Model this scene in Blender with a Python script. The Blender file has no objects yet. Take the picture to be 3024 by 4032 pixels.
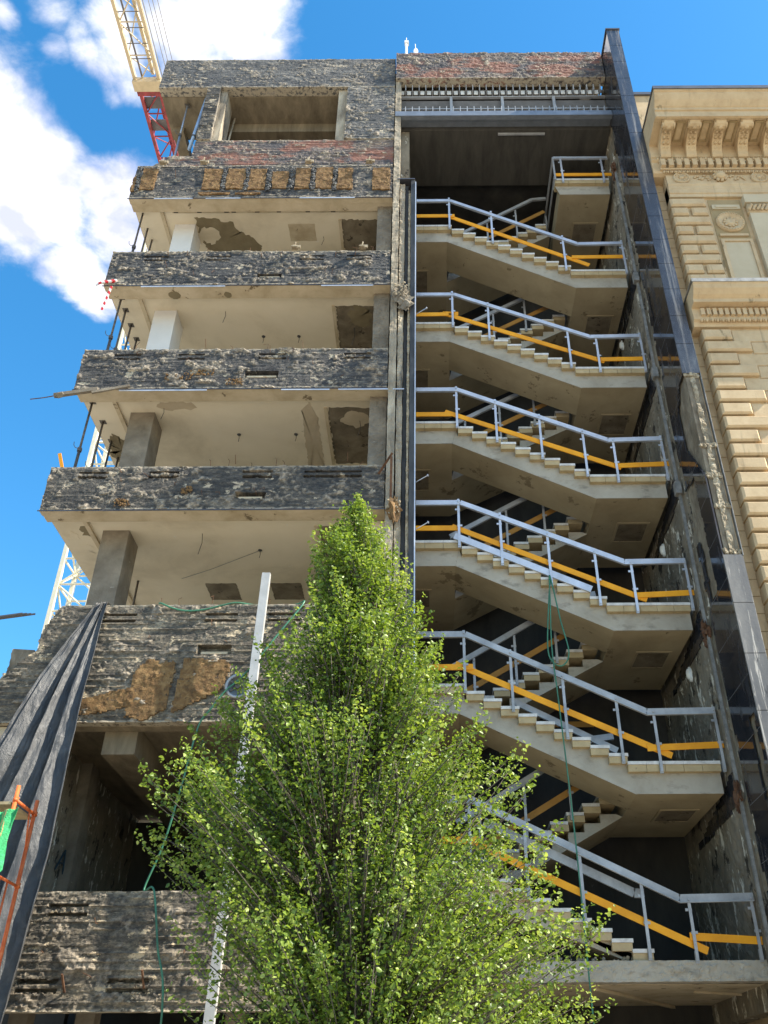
import bpy, math, random
import numpy as np
from mathutils import Vector, Matrix
R = math.radians
random.seed(7)
sc = bpy.context.scene
COL = sc.collection

# ------------------------------------------------------------------ camera
D, CZ, TH, RHO = 15.35, 1.6, R(34.06), R(0.33)
cam = bpy.data.cameras.new('camera')
cam.sensor_fit = 'VERTICAL'; cam.sensor_height = 36.0; cam.sensor_width = 27.0
cam.lens = 3526 / 4032 * 36
cam.shift_x = (1512 - 1680) / 4032
cam.clip_start = 0.1; cam.clip_end = 5000
co = bpy.data.objects.new('camera', cam); COL.objects.link(co)
up0 = Vector((0, -math.sin(TH), math.cos(TH))); fw = Vector((0, math.cos(TH), math.sin(TH))); xr = Vector((1, 0, 0))
c_, s_ = math.cos(RHO), math.sin(RHO)
rt = c_ * xr - s_ * up0; upv = s_ * xr + c_ * up0
m4 = Matrix((rt, upv, -fw)).transposed().to_4x4(); m4.translation = (0, -D, CZ)
co.matrix_world = m4
sc.camera = co

# ------------------------------------------------------------------ light, sky, exposure
SUN = Vector((1.0, -0.19, 0.98)).normalized()
ELEV = math.asin(SUN.z); AZ = math.atan2(SUN.x, SUN.y)        # azimuth from +Y towards +X
sl = bpy.data.lights.new('sun', 'SUN'); sl.energy = 5.0; sl.angle = R(0.5); sl.color = (1.0, 0.93, 0.80)
so = bpy.data.objects.new('sun', sl); COL.objects.link(so)
so.rotation_euler = SUN.to_track_quat('Z', 'Y').to_euler()
sc.view_settings.view_transform = 'Standard'; sc.view_settings.look = 'None'
sc.view_settings.gamma = 1.0; sc.view_settings.use_curve_mapping = False
sc.view_settings.exposure = 1.32
sc.cycles.max_bounces = 8; sc.cycles.diffuse_bounces = 5

W = bpy.data.worlds.new('World'); sc.world = W; W.use_nodes = True
nt = W.node_tree; nt.nodes.clear()
def N(t, **k):
    n = nt.nodes.new(t)
    for a, b in k.items(): setattr(n, a, b)
    return n
def L(a, b): nt.links.new(a, b)
def ray(x, y):      # full-view coordinates 0..1659 x 0..2212 -> direction in the world
    sx, sy = x * 1.8228, y * 1.8228
    u = (sx - 1680) / 3526.; v = -(sy - 2016) / 3526.
    a = u * c_ + v * s_; b = -u * s_ + v * c_
    return (a, math.cos(TH) - b * math.sin(TH), math.sin(TH) + b * math.cos(TH))
sky = N('ShaderNodeTexSky', sky_type='NISHITA', sun_disc=False)
sky.sun_elevation = ELEV; sky.sun_rotation = AZ
sky.air_density = 1.0; sky.dust_density = 0.3; sky.ozone_density = 3.0
hs = N('ShaderNodeHueSaturation'); hs.inputs['Saturation'].default_value = 1.30; hs.inputs['Value'].default_value = 1.58; hs.inputs['Hue'].default_value = 0.490
L(sky.outputs[0], hs.inputs['Color'])
tc = N('ShaderNodeTexCoord'); sep = N('ShaderNodeSeparateXYZ'); L(tc.outputs['Generated'], sep.inputs[0])
mx = N('ShaderNodeMath', operation='MAXIMUM'); L(sep.outputs[2], mx.inputs[0]); mx.inputs[1].default_value = 0.04
dx = N('ShaderNodeMath', operation='DIVIDE'); L(sep.outputs[0], dx.inputs[0]); L(mx.outputs[0], dx.inputs[1])
dy = N('ShaderNodeMath', operation='DIVIDE'); L(sep.outputs[1], dy.inputs[0]); L(mx.outputs[0], dy.inputs[1])
cb = N('ShaderNodeCombineXYZ'); L(dx.outputs[0], cb.inputs[0]); L(dy.outputs[0], cb.inputs[1])
# cumulus banks: each one a place in the cloud layer with its own size
banks = [(500, 20, .115, 1.0), (400, 60, .10, .9), (560, 100, .06, .9), (330, 30, .05, .6), (170, 60, .05, .55), (215, 150, .055, .6), (250, 210, .04, .5),
         (0, 270, .13, 1.0), (80, 330, .10, 1.0), (60, 460, .15, 1.0), (150, 560, .10, .9), (200, 620, .08, .9), (260, 430, .11, .9), (260, 520, .11, .9),
         (5, 25, .04, .6), (430, 150, .09, .8), (-200, 300, .3, .9), (240, 40, .06, .75), (110, 15, .06, .62), (270, 120, .07, .72), (190, 110, .05, .6), (290, 200, .05, .62), (120, 100, .04, .55), (20, 710, .03, .45)]
acc = None
for (bx_, by_, rad, w) in banks + [('p', (0.2, -1.5, 0), 1.15, 1.0), ('p', (-1.9, -.9, 0), .9, 1.0), ('p', (0.9, -.55, 0), .35, .8)]:  # p entries: unseen clouds added behind the camera and overhead as fill light
    d = ray(bx_, by_) if bx_ != 'p' else None; p = (d[0] / d[2], d[1] / d[2], 0) if d else by_
    vd = N('ShaderNodeVectorMath', operation='DISTANCE'); L(cb.outputs[0], vd.inputs[0]); vd.inputs[1].default_value = p
    mr = N('ShaderNodeMapRange', interpolation_type='SMOOTHSTEP'); L(vd.outputs['Value'], mr.inputs['Value'])
    mr.inputs['From Min'].default_value = 0; mr.inputs['From Max'].default_value = rad * 1.25
    mr.inputs['To Min'].default_value = w; mr.inputs['To Max'].default_value = 0
    if acc is None: acc = mr.outputs[0]
    else:
        a = N('ShaderNodeMath', operation='MAXIMUM'); L(acc, a.inputs[0]); L(mr.outputs[0], a.inputs[1]); acc = a.outputs[0]
def wnoise(scale, detail, rough, off=0.0):
    n = N('ShaderNodeTexNoise'); n.inputs['Scale'].default_value = scale; n.inputs['Detail'].default_value = detail
    n.inputs['Roughness'].default_value = rough
    if 'Distortion' in n.inputs: n.inputs['Distortion'].default_value = 0.25
    mp = N('ShaderNodeMapping'); mp.inputs['Location'].default_value = (off, off * .7, off)
    L(cb.outputs[0], mp.inputs[0]); L(mp.outputs[0], n.inputs['Vector']); return n.outputs[0]
n1 = wnoise(9, 9, .6)
a1 = N('ShaderNodeMath', operation='MULTIPLY_ADD'); L(n1, a1.inputs[0]); a1.inputs[1].default_value = 1.35; L(acc, a1.inputs[2])
den = N('ShaderNodeMapRange', interpolation_type='SMOOTHSTEP'); L(a1.outputs[0], den.inputs['Value'])
den.inputs['From Min'].default_value = 1.0; den.inputs['From Max'].default_value = 1.55
n2 = wnoise(7, 6, .55, 3.3)
sh = N('ShaderNodeValToRGB'); L(n2, sh.inputs[0])
sh.color_ramp.elements[0].position = .42; sh.color_ramp.elements[0].color = (4.0, 4.2, 5.5, 1)
sh.color_ramp.elements[1].position = .62; sh.color_ramp.elements[1].color = (8.2, 7.8, 7.3, 1)
mixc = N('ShaderNodeMixRGB'); L(den.outputs[0], mixc.inputs[0]); L(hs.outputs[0], mixc.inputs[1]); L(sh.outputs[0], mixc.inputs[2])
bg = N('ShaderNodeBackground'); bg.inputs['Strength'].default_value = 0.085; L(mixc.outputs[0], bg.inputs[0])
wo = N('ShaderNodeOutputWorld'); L(bg.outputs[0], wo.inputs[0])

# ------------------------------------------------------------------ helpers
class MB:
    def __init__(s): s.v = []; s.f = []; s.m = []
    def add(s, vs, fs, mi=0):
        o = len(s.v); s.v += [tuple(p) for p in vs]
        for f in fs: s.f.append(tuple(i + o for i in f)); s.m.append(mi)
    def box(s, x0, x1, y0, y1, z0, z1, mi=0):
        if x0 > x1: x0, x1 = x1, x0
        if y0 > y1: y0, y1 = y1, y0
        if z0 > z1: z0, z1 = z1, z0
        s.add([(x0, y0, z0), (x1, y0, z0), (x1, y1, z0), (x0, y1, z0), (x0, y0, z1), (x1, y0, z1), (x1, y1, z1), (x0, y1, z1)],
              [(0, 3, 2, 1), (4, 5, 6, 7), (0, 1, 5, 4), (1, 2, 6, 5), (2, 3, 7, 6), (3, 0, 4, 7)], mi); return s
    def cham(s, x0, x1, y0, y1, z0, z1, c, mi=0):       # a block whose front (low y) face is bevelled all round
        s.add([(x0, y1, z0), (x1, y1, z0), (x1, y1, z1), (x0, y1, z1), (x0, y0 + c, z0), (x1, y0 + c, z0), (x1, y0 + c, z1), (x0, y0 + c, z1),
               (x0 + c, y0, z0 + c), (x1 - c, y0, z0 + c), (x1 - c, y0, z1 - c), (x0 + c, y0, z1 - c)],
              [(0, 1, 2, 3), (0, 4, 5, 1), (1, 5, 6, 2), (2, 6, 7, 3), (3, 7, 4, 0), (4, 8, 9, 5), (5, 9, 10, 6), (6, 10, 11, 7), (7, 11, 8, 4), (8, 11, 10, 9)], mi); return s
    def prism(s, poly, a0, a1, axis='y', mi=0):           # poly of 2D points extruded along the axis
        n = len(poly)
        def P(p, a):
            return (p[0], a, p[1]) if axis == 'y' else ((a, p[0], p[1]) if axis == 'x' else (p[0], p[1], a))
        vs = [P(p, a0) for p in poly] + [P(p, a1) for p in poly]
        fs = [tuple(range(n)), tuple(range(2 * n - 1, n - 1, -1))] + [(i, i + n, (i + 1) % n + n, (i + 1) % n) for i in range(n)]
        s.add(vs, fs, mi); return s
    def bar(s, p, q, w, h, upd=(0, 0, 1), mi=0):          # rectangular bar, w across, h along up
        p, q = Vector(p), Vector(q); d = (q - p).normalized(); u = Vector(upd); u = (u - d * u.dot(d)).normalized(); r = d.cross(u)
        vs = []
        for b in (p, q):
            for (i, j) in ((-1, -1), (1, -1), (1, 1), (-1, 1)): vs.append(b + r * (i * w / 2) + u * (j * h / 2))
        s.add(vs, [(0, 1, 2, 3), (7, 6, 5, 4), (0, 4, 5, 1), (1, 5, 6, 2), (2, 6, 7, 3), (3, 7, 4, 0)], mi); return s
    def tube(s, pts, r, n=8, mi=0, r2=None):
        pts = [Vector(p) for p in pts]; rings = []
        t0 = (pts[1] - pts[0]).normalized(); a = Vector((0, 0, 1)) if abs(t0.z) < .9 else Vector((1, 0, 0))
        vs = []
        for i, p in enumerate(pts):
            t = (pts[min(i + 1, len(pts) - 1)] - pts[max(i - 1, 0)]).normalized()
            u = (a - t * a.dot(t)).normalized(); w = t.cross(u); a = u
            rr = r if r2 is None else r + (r2 - r) * i / (len(pts) - 1)
            vs += [p + (u * math.cos(2 * math.pi * k / n) + w * math.sin(2 * math.pi * k / n)) * rr for k in range(n)]
        fs = []
        for i in range(len(pts) - 1):
            for k in range(n):
                fs.append((i * n + k, i * n + (k + 1) % n, (i + 1) * n + (k + 1) % n, (i + 1) * n + k))
        fs.append(tuple(range(n - 1, -1, -1))); fs.append(tuple((len(pts) - 1) * n + k for k in range(n)))
        s.add(vs, fs, mi); return s
    def lathe(s, prof, c, axis=(0, -1, 0), n=20, mi=0, squash=(1, 1)):       # (radius, height) revolved round an axis
        ax = Vector(axis).normalized(); u = Vector((1, 0, 0)) if abs(ax.x) < .9 else Vector((0, 1, 0)); u = (u - ax * u.dot(ax)).normalized(); w = ax.cross(u); c = Vector(c)
        vs = []; fs = []
        for (r, h) in prof:
            vs += [c + ax * h + (u * math.cos(2 * math.pi * k / n) * squash[0] + w * math.sin(2 * math.pi * k / n) * squash[1]) * r for k in range(n)]
        for i in range(len(prof) - 1):
            for k in range(n): fs.append((i * n + k, i * n + (k + 1) % n, (i + 1) * n + (k + 1) % n, (i + 1) * n + k))
        fs.append(tuple((len(prof) - 1) * n + k for k in range(n)))
        s.add(vs, fs, mi); return s
    def blob(s, c, r, seed=0, n=8, sq=(1, 1, 1), mi=0, rough=.35):     # a ragged lump
        rnd = random.Random(seed); vs = []; fs = []
        for i in range(n // 2 + 1):
            th = math.pi * i / (n // 2)
            for k in range(n):
                ph = 2 * math.pi * k / n; q = r * (1 + rough * (rnd.random() * 2 - 1))
                vs.append((c[0] + q * sq[0] * math.sin(th) * math.cos(ph), c[1] + q * sq[1] * math.sin(th) * math.sin(ph), c[2] + q * sq[2] * math.cos(th)))
        for i in range(n // 2):
            for k in range(n): fs.append((i * n + k, (i + 1) * n + k, (i + 1) * n + (k + 1) % n, i * n + (k + 1) % n))
        s.add(vs, fs, mi); return s
    def build(s, name, mats, parent=None, smooth=False, recalc=True):
        me = bpy.data.meshes.new(name); me.from_pydata(s.v, [], s.f)
        mats = mats if isinstance(mats, (list, tuple)) else [mats]
        for m in mats: me.materials.append(m)
        if len(mats) > 1: me.polygons.foreach_set('material_index', s.m)
        if recalc:
            import bmesh
            b = bmesh.new(); b.from_mesh(me); bmesh.ops.recalc_face_normals(b, faces=b.faces); b.to_mesh(me); b.free()
        if smooth: me.polygons.foreach_set('use_smooth', [True] * len(me.polygons))
        me.update()
        return link(name, me, parent)
def link(name, me, parent=None):
    o = bpy.data.objects.new(name, me); COL.objects.link(o)
    if parent is not None:
        o.parent = parent
        if parent.type == 'EMPTY' and parent.get('_w', 0) == 1:
            o.matrix_parent_inverse = Matrix.Translation(-parent.location)
    return o
def thing(name, label, cat, loc=(0, 0, 0), group=None, world=True):
    o = bpy.data.objects.new(name, None); COL.objects.link(o); o.location = loc; o.empty_display_size = .2
    o['label'] = label; o['category'] = cat
    if group: o['group'] = group
    if world: o['_w'] = 1        # its parts are modelled in world coordinates
    return o
def tag(o, label=None, cat=None, group=None, kind=None):
    for k, v in (('label', label), ('category', cat), ('group', group), ('kind', kind)):
        if v: o[k] = v
    return o
def dup(root, loc, label=None, rz=None, sc_=None):
    r = root.copy(); COL.objects.link(r); r.location = loc
    if label: r['label'] = label
    if rz is not None: r.rotation_euler = (0, 0, rz)
    if sc_ is not None: r.scale = sc_
    for ch in [c for c in root.children]:
        c = ch.copy(); COL.objects.link(c); c.parent = r
        for g in ch.children:
            d = g.copy(); COL.objects.link(d); d.parent = c
    return r

# numpy noise
def _h(ix, iy, seed):
    n = (ix.astype(np.int64) * 374761393 + iy.astype(np.int64) * 668265263 + seed * 982451653) & 0xffffffff
    n = ((n ^ (n >> 13)) * 1274126177) & 0xffffffff
    return ((n ^ (n >> 16)) & 0xffffff) / float(0xffffff)
def vn(x, y, seed=0):
    x = np.asarray(x, float); y = np.asarray(y, float)
    ix = np.floor(x); iy = np.floor(y); fx = x - ix; fy = y - iy
    fx = fx * fx * (3 - 2 * fx); fy = fy * fy * (3 - 2 * fy)
    a = _h(ix, iy, seed); b = _h(ix + 1, iy, seed); c = _h(ix, iy + 1, seed); d = _h(ix + 1, iy + 1, seed)
    return (a * (1 - fx) + b * fx) * (1 - fy) + (c * (1 - fx) + d * fx) * fy
def fbm(x, y, seed=0, o=4):
    t = 0; a = .5; s = 0
    for i in range(o):
        t = t + a * vn(x * 2 ** i, y * 2 ** i, seed + i * 17); s += a; a *= .55
    return t / s

def rough(name, O, U, V, Nn, lu, lv, th, mat, parent=None, seed=0, step=.019, amp=.010, blob=.03, bt=.60, board=.006, holes=(), edge=.015, inside=None, bfx=3.2, bfy=5.0):
    """A weathered slab face: u along U (length lu), v along V (lv), relief towards Nn, slab body th deep behind."""
    O, U, V, Nn = map(lambda q: np.array(q, float), (O, U, V, Nn))
    nu = max(2, int(lu / step)) + 1; nv = max(2, int(lv / step)) + 1
    u = np.linspace(0, lu, nu); v = np.linspace(0, lv, nv); UU, VV = np.meshgrid(u, v, indexing='ij')
    b = fbm(UU * bfx, VV * bfy, seed + 5, 4)
    bm_ = np.clip((b - bt) / (1 - bt) * 2.5, 0, 1)
    lump = bm_ * (.25 + .9 * fbm(UU * 16, VV * 16, seed + 9, 3))
    blob0 = blob; h = amp * 1.2 * (fbm(UU * 2.5, VV * 9, seed, 5) - .5) + amp * 1.6 * (fbm(UU * 11, VV * 13, seed + 51, 4) - .5) + blob * lump
    cr = fbm(UU * 13, VV * 17, seed + 61, 4); reg = np.clip((fbm(UU * 2.1, VV * 3.3, seed + 62, 3) - .40) * 5, 0, 1)
    crust = np.clip((cr - .55) * 9, 0, 1) * reg
    blob *= .6; h += (.012 if blob > 0 else 0) * crust * (.5 + vn(UU * 40, VV * 40, seed + 63))
    if blob > 0: bm_ = np.maximum(bm_ * (.4 + .6 * (cr > .47)), crust * .55)
    bz = VV / .115 + .25 * (vn(UU * .5, VV * 8, seed + 3) - .5)
    seam = np.exp(-((bz - np.round(bz)) / .13) ** 2) * (vn(UU * 1.7, np.round(bz) * 3.1, seed + 4) > .45)
    h += board * seam + board * .8 * (vn(UU * .6, np.floor(bz) * 7.7, seed + 8) - .5)
    pk = vn(UU * 35, VV * 35, seed + 21)
    h += .006 * np.clip(pk - .78, 0, 1) * 6 * (vn(UU * 2, VV * 2, seed + 2) > .45)
    hole = np.zeros_like(h)
    for (hu, hv, wu, wv, dep) in holes:
        jit = .012 * (vn(UU * 20, VV * 20, seed + 31) - .5)
        msk = (np.abs(UU - hu) < wu / 2 + jit) & (np.abs(VV - hv) < wv / 2 + jit)
        h = np.where(msk, -dep, h); hole = np.where(msk, 1, hole)
    wt = np.clip(1 - (lv - VV) / .06, 0, 1) - np.clip(1 - VV / .06, 0, 1)
    VJ = VV - edge * wt * (fbm(UU * 6, VV * 0 + 1.3, seed + 40, 4) * 1.6 - .2)
    wu_ = np.clip(1 - (lu - UU) / .06, 0, 1) - np.clip(1 - UU / .06, 0, 1)
    UJ = UU - edge * wu_ * (fbm(VV * 6, UU * 0 + 4.3, seed + 41, 4) * 1.6 - .2)
    P = O + UJ[..., None] * U + VJ[..., None] * V + h[..., None] * Nn
    idx = np.arange(nu * nv).reshape(nu, nv)
    q = np.stack([idx[:-1, :-1], idx[1:, :-1], idx[1:, 1:], idx[:-1, 1:]], -1)
    if inside is not None:
        cu = (UU[:-1, :-1] + UU[1:, 1:]) / 2; cv = (VV[:-1, :-1] + VV[1:, 1:]) / 2
        keep = inside(cu, cv); q = q[keep]
    q = q.reshape(-1, 4)
    verts = P.reshape(-1, 3)
    # rim: every boundary edge is drawn back by th
    ed = {}
    for f in q.tolist():
        for i in range(4):
            a, c = f[i], f[(i + 1) % 4]
            if (c, a) in ed: del ed[(c, a)]
            else: ed[(a, c)] = 1
    ring = sorted({a for e in ed for a in e}); mp = {a: i + len(verts) for i, a in enumerate(ring)}
    vb = verts[ring]; base = O
    dist = ((vb - base) @ Nn)
    vb2 = vb - (dist + th)[:, None] * Nn
    verts = np.vstack([verts, vb2]) if len(ring) else verts
    faces = q.tolist() + [[c, a, mp[a], mp[c]] for (a, c) in ed]
    if inside is None:        # plain back
        cs = [mp[idx[0, 0]], mp[idx[0, -1]], mp[idx[-1, -1]], mp[idx[-1, 0]]]; faces.append(cs)
    me = bpy.data.meshes.new(name); me.from_pydata(verts.tolist(), [], faces); me.materials.append(mat)
    at = me.attributes.new('lump', 'FLOAT', 'POINT'); arr = np.zeros(len(verts)); arr[:nu * nv] = np.clip(bm_ * 1.4, 0, 1).reshape(-1)
    at.data.foreach_set('value', arr)
    at = me.attributes.new('rim', 'FLOAT', 'POINT'); arr = np.zeros(len(verts)); e = np.maximum(np.clip(1 - np.abs(wt) * 0, 0, 1) * 0, np.abs(wt)); arr[:nu * nv] = e.reshape(-1); arr[nu * nv:] = 1
    at.data.foreach_set('value', arr)
    # consistent orientation
    n0 = np.cross(U, V)
    if n0 @ Nn < 0: me.flip_normals()
    me.update()
    return link(name, me, parent)

# ------------------------------------------------------------------ materials
def mk(name):
    m = bpy.data.materials.new(name); m.use_nodes = True; t = m.node_tree
    return m, t, t.nodes['Principled BSDF']
def ramp(t, fac, stops):
    r = t.nodes.new('ShaderNodeValToRGB'); e = r.color_ramp.elements
    while len(e) > 1: e.remove(e[-1])
    e[0].position = stops[0][0]; e[0].color = (*stops[0][1], 1)
    for p, c in stops[1:]:
        k = e.new(p); k.color = (*c, 1)
    t.links.new(fac, r.inputs[0]); return r.outputs[0]
def noise(t, scale, detail=6, rough_=.6, stretch=(1, 1, 1), off=0, dist=0):
    tcn = t.nodes.new('ShaderNodeTexCoord'); mp = t.nodes.new('ShaderNodeMapping')
    mp.inputs['Scale'].default_value = stretch; mp.inputs['Location'].default_value = (off, off * 1.3, off * .7)
    n = t.nodes.new('ShaderNodeTexNoise'); n.inputs['Scale'].default_value = scale; n.inputs['Detail'].default_value = detail
    n.inputs['Roughness'].default_value = rough_; n.inputs['Distortion'].default_value = dist
    t.links.new(tcn.outputs['Object'], mp.inputs[0]); t.links.new(mp.outputs[0], n.inputs['Vector']); return n.outputs[0]
def mixc_(t, fac, a, b, mode='MIX'):
    m = t.nodes.new('ShaderNodeMixRGB'); m.blend_type = mode
    for i, x in ((0, fac), (1, a), (2, b)):
        if hasattr(x, 'links') or hasattr(x, 'is_linked'): t.links.new(x, m.inputs[i])
        else: m.inputs[i].default_value = x if i == 0 else (*x, 1)
    return m.outputs[0]
def attr(t, name):
    a = t.nodes.new('ShaderNodeAttribute'); a.attribute_name = name; return a.outputs['Fac']
def bump(t, bs, fac, strength=.4, dist=.02):
    b = t.nodes.new('ShaderNodeBump'); b.inputs['Strength'].default_value = strength; b.inputs['Distance'].default_value = dist
    t.links.new(fac, b.inputs['Height']); t.links.new(b.outputs[0], bs.inputs['Normal'])
def stain(name, stops, scale=2, stretch=(1, 1, 1), rough_=.85, bstr=.4, bscale=25, spots=None, streak=None, off=0, spec=.3):
    m, t, bs = mk(name)
    c = ramp(t, noise(t, scale, 8, .65, stretch, off, .3), stops)
    if spots:      # (colour, scale, threshold, stretch)
        for (sc3, s3, th3, st3) in spots:
            f = ramp(t, noise(t, s3, 6, .7, st3, off + 5 + s3), [(th3, (0, 0, 0)), (th3 + .035, (1, 1, 1))]); c = mixc_(t, f, c, sc3)
    if streak:
        f = ramp(t, noise(t, streak[1], 4, .6, streak[2], off + 9), [(streak[3], (0, 0, 0)), (streak[3] + .15, (streak[4],) * 3)]); c = mixc_(t, f, c, streak[0])
    t.links.new(c, bs.inputs['Base Color']); bs.inputs['Roughness'].default_value = rough_
    bs.inputs['Specular IOR Level'].default_value = spec
    bump(t, bs, noise(t, bscale, 6, .7, (1, 1, 1), off), bstr, .02)
    return m
def facade_mat(name, dark, mid, light, tan, off=0, brick=None, paint=.5):
    m, t, bs = mk(name)
    c = ramp(t, noise(t, 1.6, 8, .7, (.55, 1, 1.6), off, .4), [(.30, dark), (.50, tuple((a + b) / 2 for a, b in zip(dark, mid))), (.60, mid), (.76, light)])
    c2 = ramp(t, noise(t, 6, 8, .75, (.55, 1, 1.6), off + 2), [(.36, (.28, .28, .30)), (.5, (1, 1, 1)), (.66, (2.2, 2.05, 1.85))]); c = mixc_(t, .85, c, c2, 'MULTIPLY')
    c3 = ramp(t, noise(t, 22, 6, .8, (.7, 1, 1.2), off + 6), [(.38, (.42,) * 3), (.5, (.95,) * 3), (.64, (1.5, 1.45, 1.35))]); c = mixc_(t, .9, c, c3, 'MULTIPLY')
    f = ramp(t, noise(t, 3.5, 8, .72, (.6, 1, 1), off + 4), [(.60, (0, 0, 0)), (.63, (1, 1, 1))]); c = mixc_(t, f, c, tan)
    # thin light trowel scratches along the boards
    f = ramp(t, noise(t, 5, 5, .8, (.25, 1, 9), off + 7), [(.615, (0, 0, 0)), (.65, (.85,) * 3)]); c = mixc_(t, f, c, light)
    f = ramp(t, noise(t, 5, 5, .8, (6, 1, .5), off + 17), [(.66, (0, 0, 0)), (.70, (.7,) * 3)]); c = mixc_(t, f, c, light)
    if brick:
        f = ramp(t, noise(t, 1.1, 5, .6, (.6, 1, 1.5), off + 12), [(.50, (0, 0, 0)), (.56, (.8,) * 3)]); c = mixc_(t, f, c, brick)
    lf = attr(t, 'lump')
    lc = ramp(t, noise(t, 12, 5, .7, (1, 1, 1), off + 3), [(.35, (.10, .09, .075)), (.5, (.26, .21, .15)), (.62, (.40, .33, .24))])
    c = mixc_(t, lf, c, lc)
    rf = t.nodes.new('ShaderNodeMath'); rf.operation = 'MULTIPLY'; t.links.new(attr(t, 'rim'), rf.inputs[0]); t.links.new(ramp(t, noise(t, 9, 5, .7, (1, 1, 1), off + 1), [(.42, (0, 0, 0)), (.5, (1, 1, 1))]), rf.inputs[1])
    c = mixc_(t, rf.outputs[0], c, (.40, .34, .25))
    t.links.new(c, bs.inputs['Base Color']); bs.inputs['Roughness'].default_value = .72; bs.inputs['Specular IOR Level'].default_value = .45
    bump(t, bs, noise(t, 30, 8, .8, (.6, 1, 1.4), off), .75, .03)
    return m
def plain(name, col, rough_=.5, metal=0, bstr=0, bscale=40, var=.15, spec=.5, scale=3, stretch=(1, 1, 1)):
    m, t, bs = mk(name)
    a = tuple(x * (1 - var) for x in col); b = tuple(min(1, x * (1 + var)) for x in col)
    t.links.new(ramp(t, noise(t, scale, 6, .65, stretch), [(.35, a), (.65, b)]), bs.inputs['Base Color'])
    bs.inputs['Roughness'].default_value = rough_; bs.inputs['Metallic'].default_value = metal; bs.inputs['Specular IOR Level'].default_value = spec
    if bstr: bump(t, bs, noise(t, bscale, 6, .7), bstr, .01)
    return m
M = {}
M['fac_a'] = facade_mat('painted rough concrete A', (.022, .021, .022), (.075, .070, .063), (.38, .33, .25), (.44, .37, .26), 0)
M['fac_b'] = facade_mat('painted rough concrete B', (.018, .019, .022), (.066, .064, .060), (.36, .32, .25), (.42, .35, .25), 21)
M['fac_c'] = facade_mat('painted rough concrete C', (.024, .022, .020), (.09, .08, .065), (.38, .32, .235), (.48, .39, .27), 43)
M['fac_low'] = facade_mat('bare board marked concrete', (.04, .034, .027), (.17, .142, .10), (.46, .385, .27), (.62, .48, .30), 61)
M['fac_roof'] = facade_mat('roof band concrete', (.04, .042, .046), (.13, .126, .118), (.40, .36, .30), (.42, .35, .25), 80)
M['fac_brick'] = facade_mat('brick and tar band', (.04, .045, .055), (.16, .12, .10), (.36, .30, .24), (.33, .26, .19), 95, brick=(.25, .10, .06))
M['strip'] = stain('column strip concrete', [(.3, (.12, .10, .075)), (.5, (.30, .25, .18)), (.7, (.52, .44, .32))], 3, (1, 1, .3), bstr=.7, bscale=30, streak=((.05, .048, .045), 4, (1.5, 1, .2), .55, .8))
M['cream'] = stain('cream ceiling paint', [(.25, (.48, .40, .28)), (.5, (.66, .57, .42)), (.75, (.72, .63, .48))], .55, bstr=.08, bscale=20, spots=[((.17, .13, .075), 1.1, .69, (1, 1, 1)), ((.66, .60, .50), 2.3, .68, (1, 1, 1))])
M['creamdirty'] = stain('cream edge paint', [(.3, (.36, .28, .17)), (.55, (.50, .41, .28)), (.75, (.60, .50, .36))], 1.3, bstr=.25, bscale=18, spots=[((.16, .12, .07), 2.5, .62, (1, 1, 1))])
M['whitecol'] = stain('white painted column', [(.3, (.56, .54, .51)), (.7, (.66, .64, .60))], .8, bstr=.05)
M['darkcol'] = stain('bare column concrete', [(.3, (.13, .105, .075)), (.55, (.21, .175, .13)), (.75, (.30, .25, .18))], 2, bstr=.4, spots=[((.36, .32, .25), 9, .66, (.4, .4, 1.5))])
M['stairc'] = stain('stair concrete', [(.25, (.25, .195, .115)), (.5, (.34, .275, .17)), (.75, (.42, .345, .22))], .9, bstr=.2, bscale=14, spots=[((.19, .145, .085), 1.6, .60, (1, 1, 1)), ((.50, .43, .31), 7, .70, (1, 1, 1)), ((.12, .09, .06), 11, .72, (1, 1, 1))])
M['sideconc'] = stain('stringer concrete', [(.25, (.27, .235, .18)), (.5, (.37, .33, .26)), (.75, (.45, .405, .33))], 1.4, bstr=.3, bscale=22, streak=((.14, .12, .09), 2.4, (1, 1, 2), .56, .6))
M['tile'] = stain('tan step tile', [(.3, (.36, .27, .145)), (.6, (.47, .36, .20)), (.8, (.56, .44, .26))], 3, bstr=.15, spots=[((.16, .12, .08), 7, .68, (1, 1, 1))])
M['terrazzo'] = stain('terrazzo tread', [(.3, (.46, .43, .39)), (.6, (.66, .63, .58))], 6, bstr=.1, rough_=.6, spots=[((.2, .18, .15), 14, .68, (1, 1, 1))])
M['wellwall'] = stain('stair well wall concrete', [(.25, (.10, .085, .062)), (.5, (.21, .175, .125)), (.75, (.33, .28, .205))], 1.5, (1, 1, .5), bstr=.4, spots=[((.66, .61, .50), 4.6, .585, (1, 1, .34)), ((.045, .038, .03), 2, .58, (1, 1, .6))])
M['blackwall'] = stain('near black wall', [(.3, (.022, .021, .02)), (.6, (.05, .045, .038)), (.8, (.085, .075, .06))], 1.2, (1, 1, .4), bstr=.3, spots=[((.16, .15, .13), 6, .71, (1, 1, .3))])  # near-black tone shared by the back walls, screen backing and sockets
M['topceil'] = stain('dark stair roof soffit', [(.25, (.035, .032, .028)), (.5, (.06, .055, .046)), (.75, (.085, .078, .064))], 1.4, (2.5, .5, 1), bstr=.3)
M['roomdark'] = stain('dark room concrete', [(.25, (.11, .085, .055)), (.5, (.20, .16, .105)), (.75, (.30, .24, .16))], 1.6, (2.5, 1, .4), bstr=.4)
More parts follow.
